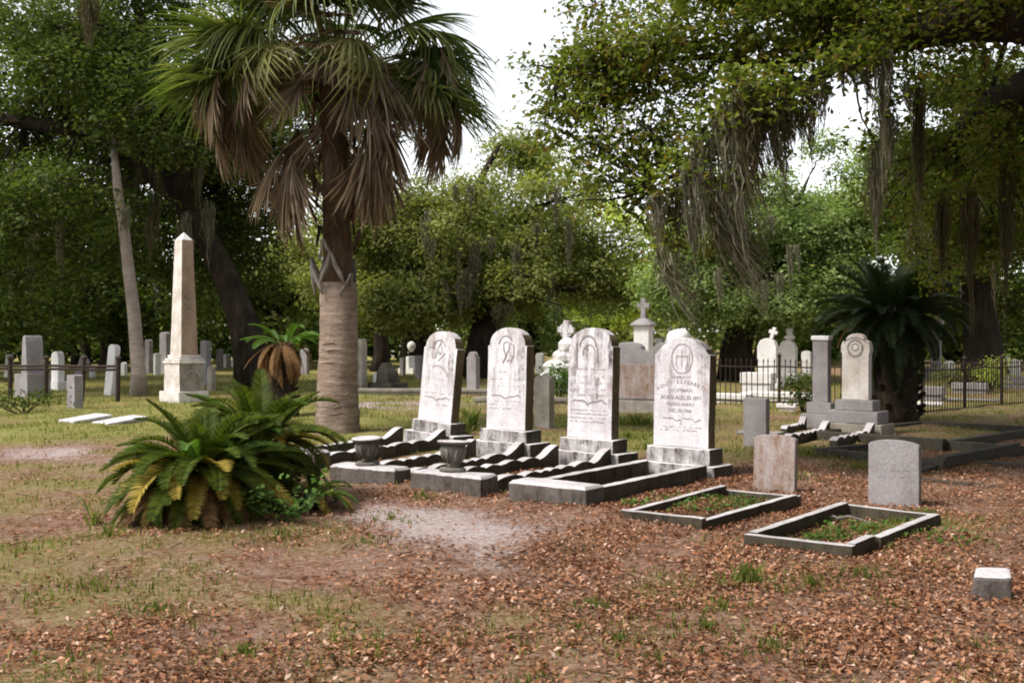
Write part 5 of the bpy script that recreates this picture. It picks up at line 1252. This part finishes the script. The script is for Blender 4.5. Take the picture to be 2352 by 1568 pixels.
ms = [(at(1700, 190, 11.9), 1.20, 0.09, (0.30, 0), 'moss_dark', 46), (at(1722, 250, 11.9), 0.62, 0.12, (0.05, 0), 'moss_dark', 40), (at(1752, 190, 12.0), 1.0, 0.05, (0.14, 0), 'moss_dark', 26), (at(1812, 235, 11.8), 0.46, 0.08, (0.04, 0), 'moss_dark', 30),
      (at(1838, 240, 11.8), 0.45, 0.05, (0.03, 0), 'moss_dark', 20), (at(1550, 425, 12.5), 0.62, 0.085, (0.03, 0), 'moss_dark', 36), (at(1640, 445, 12.3), 1.0, 0.07, (0.42, 0), 'moss_dark', 36), (at(1530, 560, 12.5), 0.75, 0.12, (0.38, 0), 'moss', 34),
      (at(1610, 300, 12.3), 0.9, 0.10, (0.05, 0), 'moss', 34), (at(2028, 115, 11.4), 1.05, 0.09, (0.0, 0), 'moss', 36), (at(2045, 250, 11.5), 0.5, 0.07, (0.03, 0), 'moss', 26), (at(2080, 180, 11.3), 0.36, 0.045, (0.06, 0), 'moss_dark', 22),
      (at(1990, 160, 11.4), 0.3, 0.04, (0.0, 0), 'moss_dark', 16), (at(1935, 150, 11.5), 0.25, 0.04, (0, 0), 'moss_dark', 14), (at(1690, 300, 12.1), 1.1, 0.13, (0.12, 0), 'moss', 40), (at(1780, 260, 12.0), 0.7, 0.08, (0.1, 0), 'moss', 26),
      (at(1665, 240, 12.2), 0.9, 0.12, (0.05, 0), 'moss', 36), (at(1590, 370, 12.4), 0.9, 0.13, (0.06, 0), 'moss', 36), (at(1510, 440, 12.5), 0.55, 0.10, (0.03, 0), 'moss', 30), (at(1720, 200, 12.0), 0.9, 0.14, (0.1, 0), 'moss_dark', 44), (at(1790, 215, 11.9), 0.75, 0.10, (0.08, 0), 'moss_dark', 36), (at(1860, 205, 11.8), 0.6, 0.08, (0.02, 0), 'moss_dark', 30), (at(1890, 180, 11.7), 0.4, 0.07, (0, 0), 'moss_dark', 26), (at(1660, 420, 12.3), 1.2, 0.10, (0.5, 0), 'moss', 40), (at(2010, 330, 12), 0.9, 0.10, (0, 0), 'moss', 30), (at(1965, 130, 11.5), 0.35, 0.06, (0, 0), 'moss_dark', 22),
      (at(2110, 210, 12), 1.2, 0.06, (0, 0), 'moss_dark', 36), (at(2165, 440, 14), 0.9, 0.08, (0, 0), 'moss_dark', 30), (at(2225, 420, 14), 1.3, 0.09, (0.05, 0), 'moss_dark', 36), (at(2310, 380, 14), 1.5, 0.09, (0, 0), 'moss_dark', 36)]
ms = [(Vector((q[0].x * 0.95, q[0].y * 0.95, 1.6 + (q[0].z - 1.6) * 0.95)), q[1] * 1.25, q[2] * 1.25) + tuple(q[3:]) for q in ms]
cl += [(q[0].x, q[0].y, q[0].z + 0.02, 0.10 + q[2], 0.10 + q[2], 0.09 + 0.4 * q[2], 2.5) for q in ms]
tree('live_oak', 'nearest live oak reaching dark mossy limbs over the graves, top right', (7.6, 10.5),
     [(7.6, 10.5, -0.1), (7.55, 10.5, 0.4), (7.5, 10.5, 1.2), (7.4, 10.55, 2.2), (7.3, 10.6, 2.9), (7.2, 10.7, 4.0)], [0.85, 0.66, 0.58, 0.55, 0.52, 0.3],
     [(L1, [0.36, 0.34, 0.31, 0.28, 0.24, 0.18, 0.13, 0.08, 0.04]), (L2, [0.10, 0.09, 0.075, 0.06, 0.05, 0.04, 0.03, 0.015]), (L3, [0.08, 0.07, 0.06, 0.05, 0.04, 0.02]), (L4, [0.05, 0.045, 0.04, 0.03, 0.02, 0.01]),
      (L5, [0.12, 0.10, 0.08, 0.05]), (L6, [0.28, 0.24, 0.18, 0.12, 0.06]), (L7, [0.28, 0.22, 0.16, 0.08]), (L8, [0.32, 0.26, 0.2, 0.12])],
     cl, 160000, 0.086, 'leaf_oak', 101, moss=ms)
near_oak = bpy.data.objects['live_oak']
wide = ball(9.5, 8.0, 6.4, 6.5, 10.0, 2.8, 110, 1.0, 1.7, 23, 3.0) + ball(15, 7, 3.6, 3.0, 9.0, 2.8, 60, 1.0, 1.7, 25, 0.8)
def inview(c_): return c_[1] > 1 and abs(c_[0]) < c_[1] * 0.5 + 1.6 and c_[2] < 1.6 + 0.36 * c_[1] + 1.6 and c_[1] < 40
wide = [c_ for c_ in wide if not inview(c_)] + ball(3.4, 14.8, 8.0, 2.8, 4.2, 1.0, 34, 0.8, 1.3, 26, 7.3) + ball(6.5, 18.5, 9.2, 3, 3.5, 1.0, 20, 0.8, 1.3, 27, 8.4)
foliage('crown', wide, 48000, 0.33, M['leaf_oak'], near_oak, 111, 0.6, near_oak.location)  # unseen crown part added to block sky and shade the right side
# unseen oaks added behind and right of the viewer to block the sky
for k, (x, y, lab) in enumerate([(8.5, -7.0, 'added unseen live oak behind the viewer to the right'), (1.5, -12.0, 'added unseen live oak straight behind the viewer'), (17, -3.0, 'added unseen live oak far to the right of the viewer')]):
    tree('live_oak', lab, (x, y), [(x, y, -0.1), (x, y, 1.0), (x + 0.3, y, 2.4), (x + 0.2, y + 0.3, 4.2), (x, y, 6.5)], [0.8, 0.6, 0.5, 0.4, 0.2],
         [([(x + 0.3, y, 2.4), (x + sx * 2.5, y + 0.5, 4.4), (x + sx * 4.5, y + 0.6, 5.4)], [0.3, 0.2, 0.1]) for sx in (-1, 1)],
         ball(x, y, 5.4, 5.6, 4.6, 3.6, 60, 1.0, 1.7, 400 + k, 1.4), 18000, 0.34, 'leaf_dark', 420 + k, group='unseen oaks added to block the sky', moss=[(Vector((x - 2, y + 1, 4.5)), 1.4, 0.2), (Vector((x + 2, y + 1, 4.5)), 1.6, 0.2)])

# leaning oak at the left
yb = 32
tpL = [at(590, 770 + 3971 / yb, yb), at(560, 740, yb), at(520, 640, yb), at(470, 540, yb), at(415, 455, yb), at(345, 385, yb), at(270, 330, yb), at(180, 295, yb), at(60, 285, yb), at(-80, 250, yb)]
lmL = [([at(440, 480, yb), at(420, 400, yb - .5), at(430, 300, yb - 1), at(400, 200, yb - 1), at(340, 100, yb - 1), at(300, -30, yb)], [0.42, 0.34, 0.28, 0.22, 0.16, 0.1]),
       ([at(300, 350, yb), at(330, 230, yb), at(270, 120, yb), at(200, 20, yb), at(190, -80, yb)], [0.25, 0.2, 0.17, 0.14, 0.1]),
       ([at(200, 300, yb), at(120, 220, yb), at(40, 120, yb), at(-40, 40, yb)], [0.22, 0.17, 0.12, 0.08]),
       ([at(410, 450, yb), at(500, 380, yb + 1), at(600, 330, yb + 2), at(700, 240, yb + 3)], [0.25, 0.2, 0.15, 0.08])]
clL = []
for q in lmL: clL += clump_line(q[0][1:], 0.9, 1.5, 4, int(q[0][1].x * 10) % 97, 0.9)
clL += clump_line(tpL[5:], 0.9, 1.5, 4, 31, 1.0)
clL += ball(-12.2, 31, 8.2, 4.6, 3.5, 2.6, 40, 0.8, 1.4, 32, 4.6); clL += ball(-6.5, 34, 8.8, 3.2, 3, 2.2, 16, 0.8, 1.3, 33, 5.5)
clL += ball(-13.8, 30, 4.6, 3.4, 2.5, 1.8, 26, 0.7, 1.2, 34, 2.2) + ball(-9.2, 35, 4.4, 3.2, 2.0, 1.8, 18, 0.7, 1.1, 35, 2.2) + ball(-12.0, 29, 7.0, 4.4, 2.0, 2.4, 26, 0.7, 1.2, 36, 4.2)
def _near_trunk(c_):
    if c_[1] > 32.2: return False
    for a, b_ in zip(tpL[:-1], tpL[1:]):
        for q in (0, 0.5, 1):
            t_ = a.lerp(b_, q); k_ = c_[1] / 32.0
            if (t_.x - c_[0] / k_) ** 2 + (t_.z - 1.6 - (c_[2] - 1.6) / k_) ** 2 < (0.55 + 0.75 * c_[3]) ** 2: return True
    return False
clL = [c_ for c_ in clL if not _near_trunk(c_)] + ball(-11.5, 35.5, 6.4, 5.5, 1.6, 2.6, 34, 0.8, 1.3, 37, 3.2)
msL = [(at(205, -10, 24), 1.2, 0.20, (0.05, 0), 'moss_dark', 60)] + [(at(random.uniform(10, 520), random.uniform(330, 560), 30.5), random.uniform(1.0, 2.4), random.uniform(0.10, 0.22), (0, 0), 'moss_dark' if k % 2 else 'moss', 26) for k in range(16)]
tree('live_oak', 'dark live oak whose heavy trunk leans up to the left behind the obelisk', (tpL[0].x, yb), tpL, [0.60, 0.42, 0.36, 0.36, 0.38, 0.36, 0.32, 0.26, 0.2, 0.14], lmL, clL, 118000, 0.15, 'leaf_dark', 202, moss=msL)

# slender pale trunk
pb = at(322, 905, 28.6)
clP = ball(-10.3, 28.8, 7.2, 1.9, 1.5, 1.3, 10, 0.6, 1.0, 41)
tree('slender_tree', 'slender tree with a pale bare trunk left of the obelisk', (pb.x, pb.y), [(pb.x, pb.y, -0.1), at(318, 850, 28.6), at(308, 720, 28.6), at(296, 620, 28.6), at(286, 530, 28.6), at(272, 440, 28.6), at(262, 330, 28.6)],
     [0.25, 0.19, 0.165, 0.15, 0.14, 0.12, 0.08], [], clP, 6000, 0.14, 'leaf_dark', 205, 'bark_pale', rough=0.1,
     moss=[(at(290, 470, 28.2), 1.1, 0.12, (0, 0), 'moss', 26), (at(345, 500, 29), 1.4, 0.12, (0, 0), 'moss_dark', 26)])

# oak behind the palm and the row of stones
yc = 41
tpC = [at(1105, 770 + 3971 / yc, yc), at(1110, 780, yc), at(1120, 730, yc), at(1100, 690, yc), at(1070, 640, yc), at(1030, 580, yc), at(1040, 540, yc), at(1100, 520, yc), at(1170, 505, yc), at(1240, 475, yc), at(1290, 455, yc)]
lmC = [([at(1130, 720, yc - 1), at(1170, 680, yc - 1.2), at(1230, 652, yc - 1.4), at(1290, 660, yc - 1.5), at(1360, 668, yc - 1.5)], [0.34, 0.26, 0.22, 0.15, 0.08]),
       ([at(1060, 620, yc), at(980, 560, yc - 1), at(900, 500, yc - 1), at(820, 470, yc)], [0.3, 0.22, 0.16, 0.08]),
       ([at(1040, 560, yc), at(1080, 470, yc - .5), at(1110, 400, yc), at(1150, 330, yc)], [0.25, 0.2, 0.14, 0.08]),
       ([at(1180, 660, yc - 2), at(1230, 685, yc - 2.3), at(1290, 702, yc - 2.5)], [0.05, 0.04, 0.02])]
clC = ball(-2.6, 41, 4.6, 5.5, 3.4, 2.8, 44, 0.8, 1.4, 51, 2.2) + ball(-0.2, 42, 7.4, 2.2, 2.5, 2.2, 14, 0.7, 1.2, 52) + ball(1.4, 40, 4.4, 2.6, 2.6, 1.4, 16, 0.6, 1.1, 53, 2.2) + ball(-6, 41, 6.2, 3, 2.6, 2.2, 16, 0.8, 1.3, 54, 2.2) + ball(3.4, 41, 4.2, 2.2, 2.2, 1.6, 14, 0.6, 1.0, 55, 1.8) + ball(-4.4, 40, 3.2, 3.2, 2.2, 1.2, 16, 0.6, 1.1, 56, 1.7) + ball(1.0, 40, 6.6, 2.6, 2.2, 1.2, 12, 0.4, 0.8, 57)
msC = [(at(random.uniform(960, 1340), random.uniform(400, 650), 38.5), random.uniform(0.8, 1.9), random.uniform(0.10, 0.24), (0, 0), 'moss', 26) for k in range(22)] + [(at(1150, 690, 38), 1.2, 0.3, (0, 0), 'moss_dark', 40), (at(1185, 560, 38), 1.3, 0.2, (0, 0), 'moss', 26)]
tree('live_oak', 'olive live oak with crooked limbs and grey moss behind the tall row', (tpC[0].x, yc), tpC, [0.8, 0.6, 0.52, 0.46, 0.42, 0.36, 0.32, 0.26, 0.2, 0.10, 0.02], lmC, clC, 120000, 0.155, 'leaf_mid', 303, moss=msC)

# pale green oak at centre right
yr = 38
tpR = [at(1690, 770 + 3971 / yr, yr), at(1695, 800, yr), at(1710, 720, yr), at(1745, 640, yr), at(1790, 540, yr), at(1830, 470, yr), at(1860, 400, yr)]
lmR = [([at(1720, 690, yr), at(1640, 640, yr - 1), at(1560, 600, yr - 1), at(1500, 560, yr)], [0.3, 0.22, 0.16, 0.08]), ([at(1760, 610, yr), at(1860, 560, yr), at(1960, 520, yr), at(2050, 480, yr)], [0.28, 0.22, 0.16, 0.08]),
       ([at(1700, 620, yr - 2.6), at(1735, 640, yr - 2.8), at(1760, 625, yr - 3)], [0.06, 0.05, 0.03])]
clR = ball(8.3, 38, 4.6, 4.2, 3.2, 2.8, 40, 0.8, 1.4, 61, 1.9) + ball(11.8, 38.5, 6.6, 2.8, 3, 2.4, 20, 0.8, 1.3, 62, 2.2) + ball(6.0, 37.5, 3.0, 1.8, 2.0, 1.3, 10, 0.6, 1.0, 63, 1.8) + ball(10.2, 36.5, 2.9, 2.0, 1.8, 0.9, 9, 0.6, 1.0, 64, 1.9)
msR = [(at(random.uniform(1500, 1950), random.uniform(440, 680), 34.5), random.uniform(0.7, 1.5), random.uniform(0.10, 0.2), (0.1, 0), 'moss', 24) for k in range(10)]
tree('live_oak', 'pale green rounded live oak behind the lettered headstone', (tpR[0].x, yr), tpR, [0.75, 0.55, 0.46, 0.38, 0.28, 0.12, 0.02], lmR, clR, 100000, 0.15, 'leaf_pale', 404, moss=msR)

# shaded oak at the right beyond the railing
yd = 34
tpD = [at(2258, 770 + 3971 / yd, yd), at(2255, 800, yd), at(2250, 700, yd), at(2245, 600, yd), at(2255, 480, yd), at(2280, 350, yd), at(2300, 200, yd)]
lmD = [([at(2250, 660, yd), at(2190, 560, yd - 1), at(2120, 470, yd - 1), at(2060, 400, yd - 1)], [0.3, 0.24, 0.16, 0.08]), ([at(2250, 620, yd), at(2330, 520, yd - 1), at(2420, 450, yd - 1)], [0.3, 0.24, 0.14])]
clD = ball(15.0, 33.5, 7.0, 3.6, 3.2, 3.2, 40, 0.8, 1.4, 71, 2.6) + ball(18.5, 32, 5.5, 3.0, 3, 3.2, 24, 0.8, 1.4, 72, 1.8) + ball(13.0, 33, 3.8, 1.8, 2, 1.2, 8, 0.6, 1.0, 73, 2.4)
msD = [(at(random.uniform(2080, 2350), random.uniform(380, 620), 30), random.uniform(1.0, 2.2), random.uniform(0.12, 0.24), (0, 0), 'moss_dark', 26) for k in range(10)]
tree('live_oak', 'dark live oak with a straight trunk beyond the right railing', (tpD[0].x, yd), tpD, [0.8, 0.6, 0.5, 0.44, 0.38, 0.28, 0.16], lmD, clD, 70000, 0.16, 'leaf_dark', 505, moss=msD)

# farther trees closing the view
far = [(-19.5, 39, 10.5, 5.6, 'leaf_dark', 'dark oak filling the view left of the pale trunk'), (-26, 44, 9.5, 6.0, 'leaf_dark', 'far dark oak closing the view at the left edge'), (-18.5, 50, 9.0, 6.0, 'leaf_dark', 'far dark oak behind the leaning trunk'), (-11.5, 53, 8.2, 5.5, 'leaf_mid', 'far oak behind the obelisk'),
       (-4.5, 56, 8.4, 5.0, 'leaf_mid', 'far oak behind the cabbage palm'), (1.0, 62, 8.6, 5.0, 'leaf_pale', 'far low oak behind the leaning tall headstone'), (6.0, 70, 10.4, 6.0, 'leaf_bright', 'sunlit yellow green tree in the far centre gap'),
       (13.5, 58, 9.0, 5.5, 'leaf_pale', 'far pale oak behind the pale green oak'), (22, 50, 9.5, 6.0, 'leaf_dark', 'far dark oak beyond the right railing'), (30, 46, 9.5, 6.0, 'leaf_dark', 'far dark oak at the right edge')]
for k, (x, y, h, rw, lm, lab) in enumerate(far):
    r_ = random.Random(k + 77)
    tps = [(x, y, -0.1), (x + 0.1, y, 1.2), (x + r_.uniform(-.5, .5), y, 2.8), (x + r_.uniform(-.8, .8), y, 4.5), (x + r_.uniform(-1, 1), y, h * 0.75)]
    lms = []
    for s_ in (-1, 1):
        lms.append(([tps[2], (x + s_ * rw * 0.35, y - 0.6, 4.2), (x + s_ * rw * 0.7, y - 0.8, 5.2)], [0.28, 0.2, 0.1]))
    cls = ball(x, y, h * 0.52, rw, rw * 0.6, h * 0.46, 40, 0.9, 1.6, k + 200, 1.5)
    tree('far_oak', lab, (x, y), tps, [0.7, 0.5, 0.45, 0.38, 0.2], lms, cls, 17000, 0.27, lm, 600 + k, group='far trees closing the view',
         moss=[(Vector((x + r_.uniform(-rw, rw) * 0.8, y - rw * 0.55, r_.uniform(3.6, 5.5))), r_.uniform(1, 2), 0.2, (0, 0), 'moss', 20) for q in range(4)])
# trunks one can tell apart behind the palm
for k, (px, Y, rr, lab) in enumerate([(874, 48, 0.36, 'stout dark oak trunk right of the palm'), (928, 52, 0.14, 'thin dark trunk beside the bright gap'), (952, 50, 0.32, 'dark trunk just left of the leaning tall headstone'), (170, 52, 0.16, 'thin far trunk above the left railing'), (196, 54, 0.22, 'curved far trunk above the left railing')]):
    b0 = at(px, 770 + 3971 / Y, Y); x = b0.x
    tree('live_oak', lab, (x, Y), [(x, Y, -0.1), (x + 0.05, Y, 0.8), (x - 0.1 * k, Y, 2.2), (x - 0.2 * k + 0.2, Y, 3.8)], [rr * 1.4, rr, rr * 0.85, rr * 0.6], [], ball(x, Y, 4.4, 2.2, 1.6, 1.6, 9, 0.7, 1.1, 300 + k, 2.4), 6000, 0.2, 'leaf_dark' if px < 400 else 'leaf_mid', 700 + k, group='trunks glimpsed far back')

# wood beyond
cls = []
r_ = random.Random(5)
for i in range(110):
    x = -95 + 190 * (i + r_.random()) / 110; y = 92 + r_.uniform(-6, 10); h = r_.uniform(5.0, 8.0)
    if -9 < x < -5: continue
    for z in (0.8, 2.4, 4.2, h * 0.75):
        q = r_.uniform(1.6, 2.6); cls.append((x + r_.gauss(0, .8), y + r_.gauss(0, 1), z, q, q, q * 0.8))
o = foliage('distant_wood', cls, 56000, 0.8, M['leaf_mid'], None, 900)
tag(o, 'distant green wood seen as one mass beneath the oaks', 'wood', kind='stuff')

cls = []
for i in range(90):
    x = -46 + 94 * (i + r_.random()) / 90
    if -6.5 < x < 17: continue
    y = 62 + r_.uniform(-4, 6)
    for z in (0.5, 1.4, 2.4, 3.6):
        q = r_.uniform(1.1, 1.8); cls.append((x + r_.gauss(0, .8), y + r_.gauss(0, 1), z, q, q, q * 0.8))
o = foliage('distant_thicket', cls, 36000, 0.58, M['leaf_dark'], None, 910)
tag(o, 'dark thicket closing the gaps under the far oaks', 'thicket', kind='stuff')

# shrubs
def shrub(px, py, w, h, mat, label, seed, leaf=0.09, n_=900):
    c_ = G(px, py); t = empty('shrub', (c_.x, c_.y, gz(c_.x, c_.y)), 0, label, 'shrub')
    mb = MB(); r = random.Random(seed); cls = []
    for k in range(7):
        e = Vector((r.uniform(-w, w) * 0.8, r.uniform(-w, w) * 0.6, h * r.uniform(0.5, 0.95))); mb.tube(wob((0, 0, -0.05), e, 4, 0.15, seed + k), [0.018, 0.015, 0.012, 0.009, 0.005], 5); q = r.uniform(0.25, 0.45) * w
        cls.append((c_.x + e.x, c_.y + e.y, e.z, q, q, q * 0.9))
    cls.append((c_.x, c_.y, h * 0.35, w * 0.7, w * 0.6, h * 0.35)); mb.build('stems', M['bark_oak'], t); foliage('leaves', cls, n_, leaf, M[mat], t, seed, 0.5, t.location)
    return t
shrub(1285, 925, 0.45, 0.85, 'weed', 'bright green shrub between the second and third tall headstones', 3)
shrub(1845, 948, 0.35, 0.75, 'leaf_dark', 'dark leafy bush behind the tall narrow capped slab', 4)
shrub(2275, 900, 0.5, 0.9, 'leaf_bright', 'yellow green shrub beyond the right railing', 5)
shrub(2190, 890, 0.4, 0.5, 'leaf_mid', 'small olive shrub low beyond the right railing', 6)
shrub(55, 950, 0.8, 0.35, 'leaf_dark', 'low ivy mound below the left railing', 7)
shrub(640, 968, 0.45, 0.45, 'leaf_dark', 'dark ivy shrub around the foot of the small upright sago', 8, 0.07)

# far buildings glimpsed between trunks
def building(px, Y, w, h, d, label, roof=True):
    x = (px - 1176) / FD * Y; t = empty('building', (x, Y, 0), 0, label, 'building')
    box_part(t, 'wall', 'wallpaint', -w / 2, w / 2, 0, d, -0.1, h, 0.02, 4, 0)
    if roof:
        mb = MB(); e = 0.35; mb.add([(-w / 2 - e, -e, h + .002), (w / 2 + e, -e, h + .002), (w / 2 + e, d + e, h + .002), (-w / 2 - e, d + e, h + .002), (-w / 2 - e, d / 2, h + 0.9), (w / 2 + e, d / 2, h + 0.9)], [(3, 2, 1, 0), (0, 1, 5, 4), (2, 3, 4, 5), (1, 2, 5), (3, 0, 4)]); mb.build('roof', M['roofgrey'], t)
    for k in range(max(1, int(w // 3))):
        xx = -w / 2 + (k + 0.5) * w / max(1, int(w // 3)); wd = box_part(t, 'window', 'gap_dark', xx - 0.4, xx + 0.4, -0.03, 0.02, h * 0.42, h * 0.78, 0, 0, 0)
    return t
building(906, 84, 4.2, 2.3, 4, 'white building glimpsed between the dark trunks right of the palm')
building(495, 76, 3.6, 2.0, 3, 'low pale vault building glimpsed behind the obelisk')
# pale stone pillar beyond the sago
pl_ = empty('pillar', tuple(at(2150, 770 + 3971 / 40, 40)), R(-30), 'pale stone pillar standing right of the dark sago', 'pillar'); pl_.location.z = 0
box_part(pl_, 'base', 'granite', -0.36, 0.36, -0.36, 0.36, -0.1, 0.45, 0.015, 6, 0.005, 1); box_part(pl_, 'shaft', 'granite', -0.17, 0.17, -0.17, 0.17, 0.452, 2.0, 0.01, 8, 0.004, 2, taper=0.1); box_part(pl_, 'cap', 'granite', -0.24, 0.24, -0.24, 0.24, 2.002, 2.16, 0.02, 4, 0.004, 3)

# fallen stick inside the broken kerb plot
sk = G(1960, 1200); stk = empty('fallen_branch', (sk.x, sk.y, gz(sk.x, sk.y)), 0, 'bleached crooked stick lying inside the broken kerb plot', 'branch')
mb = MB(); mb.tube([(-0.22, 0.12, 0.09), (-0.12, 0.02, 0.06), (-0.03, 0.03, 0.075), (0.07, -0.01, 0.05), (0.16, -0.12, 0.02)], [0.012, 0.014, 0.014, 0.011, 0.006], 6); mb.build('stick', M['deadwood'], stk, True)
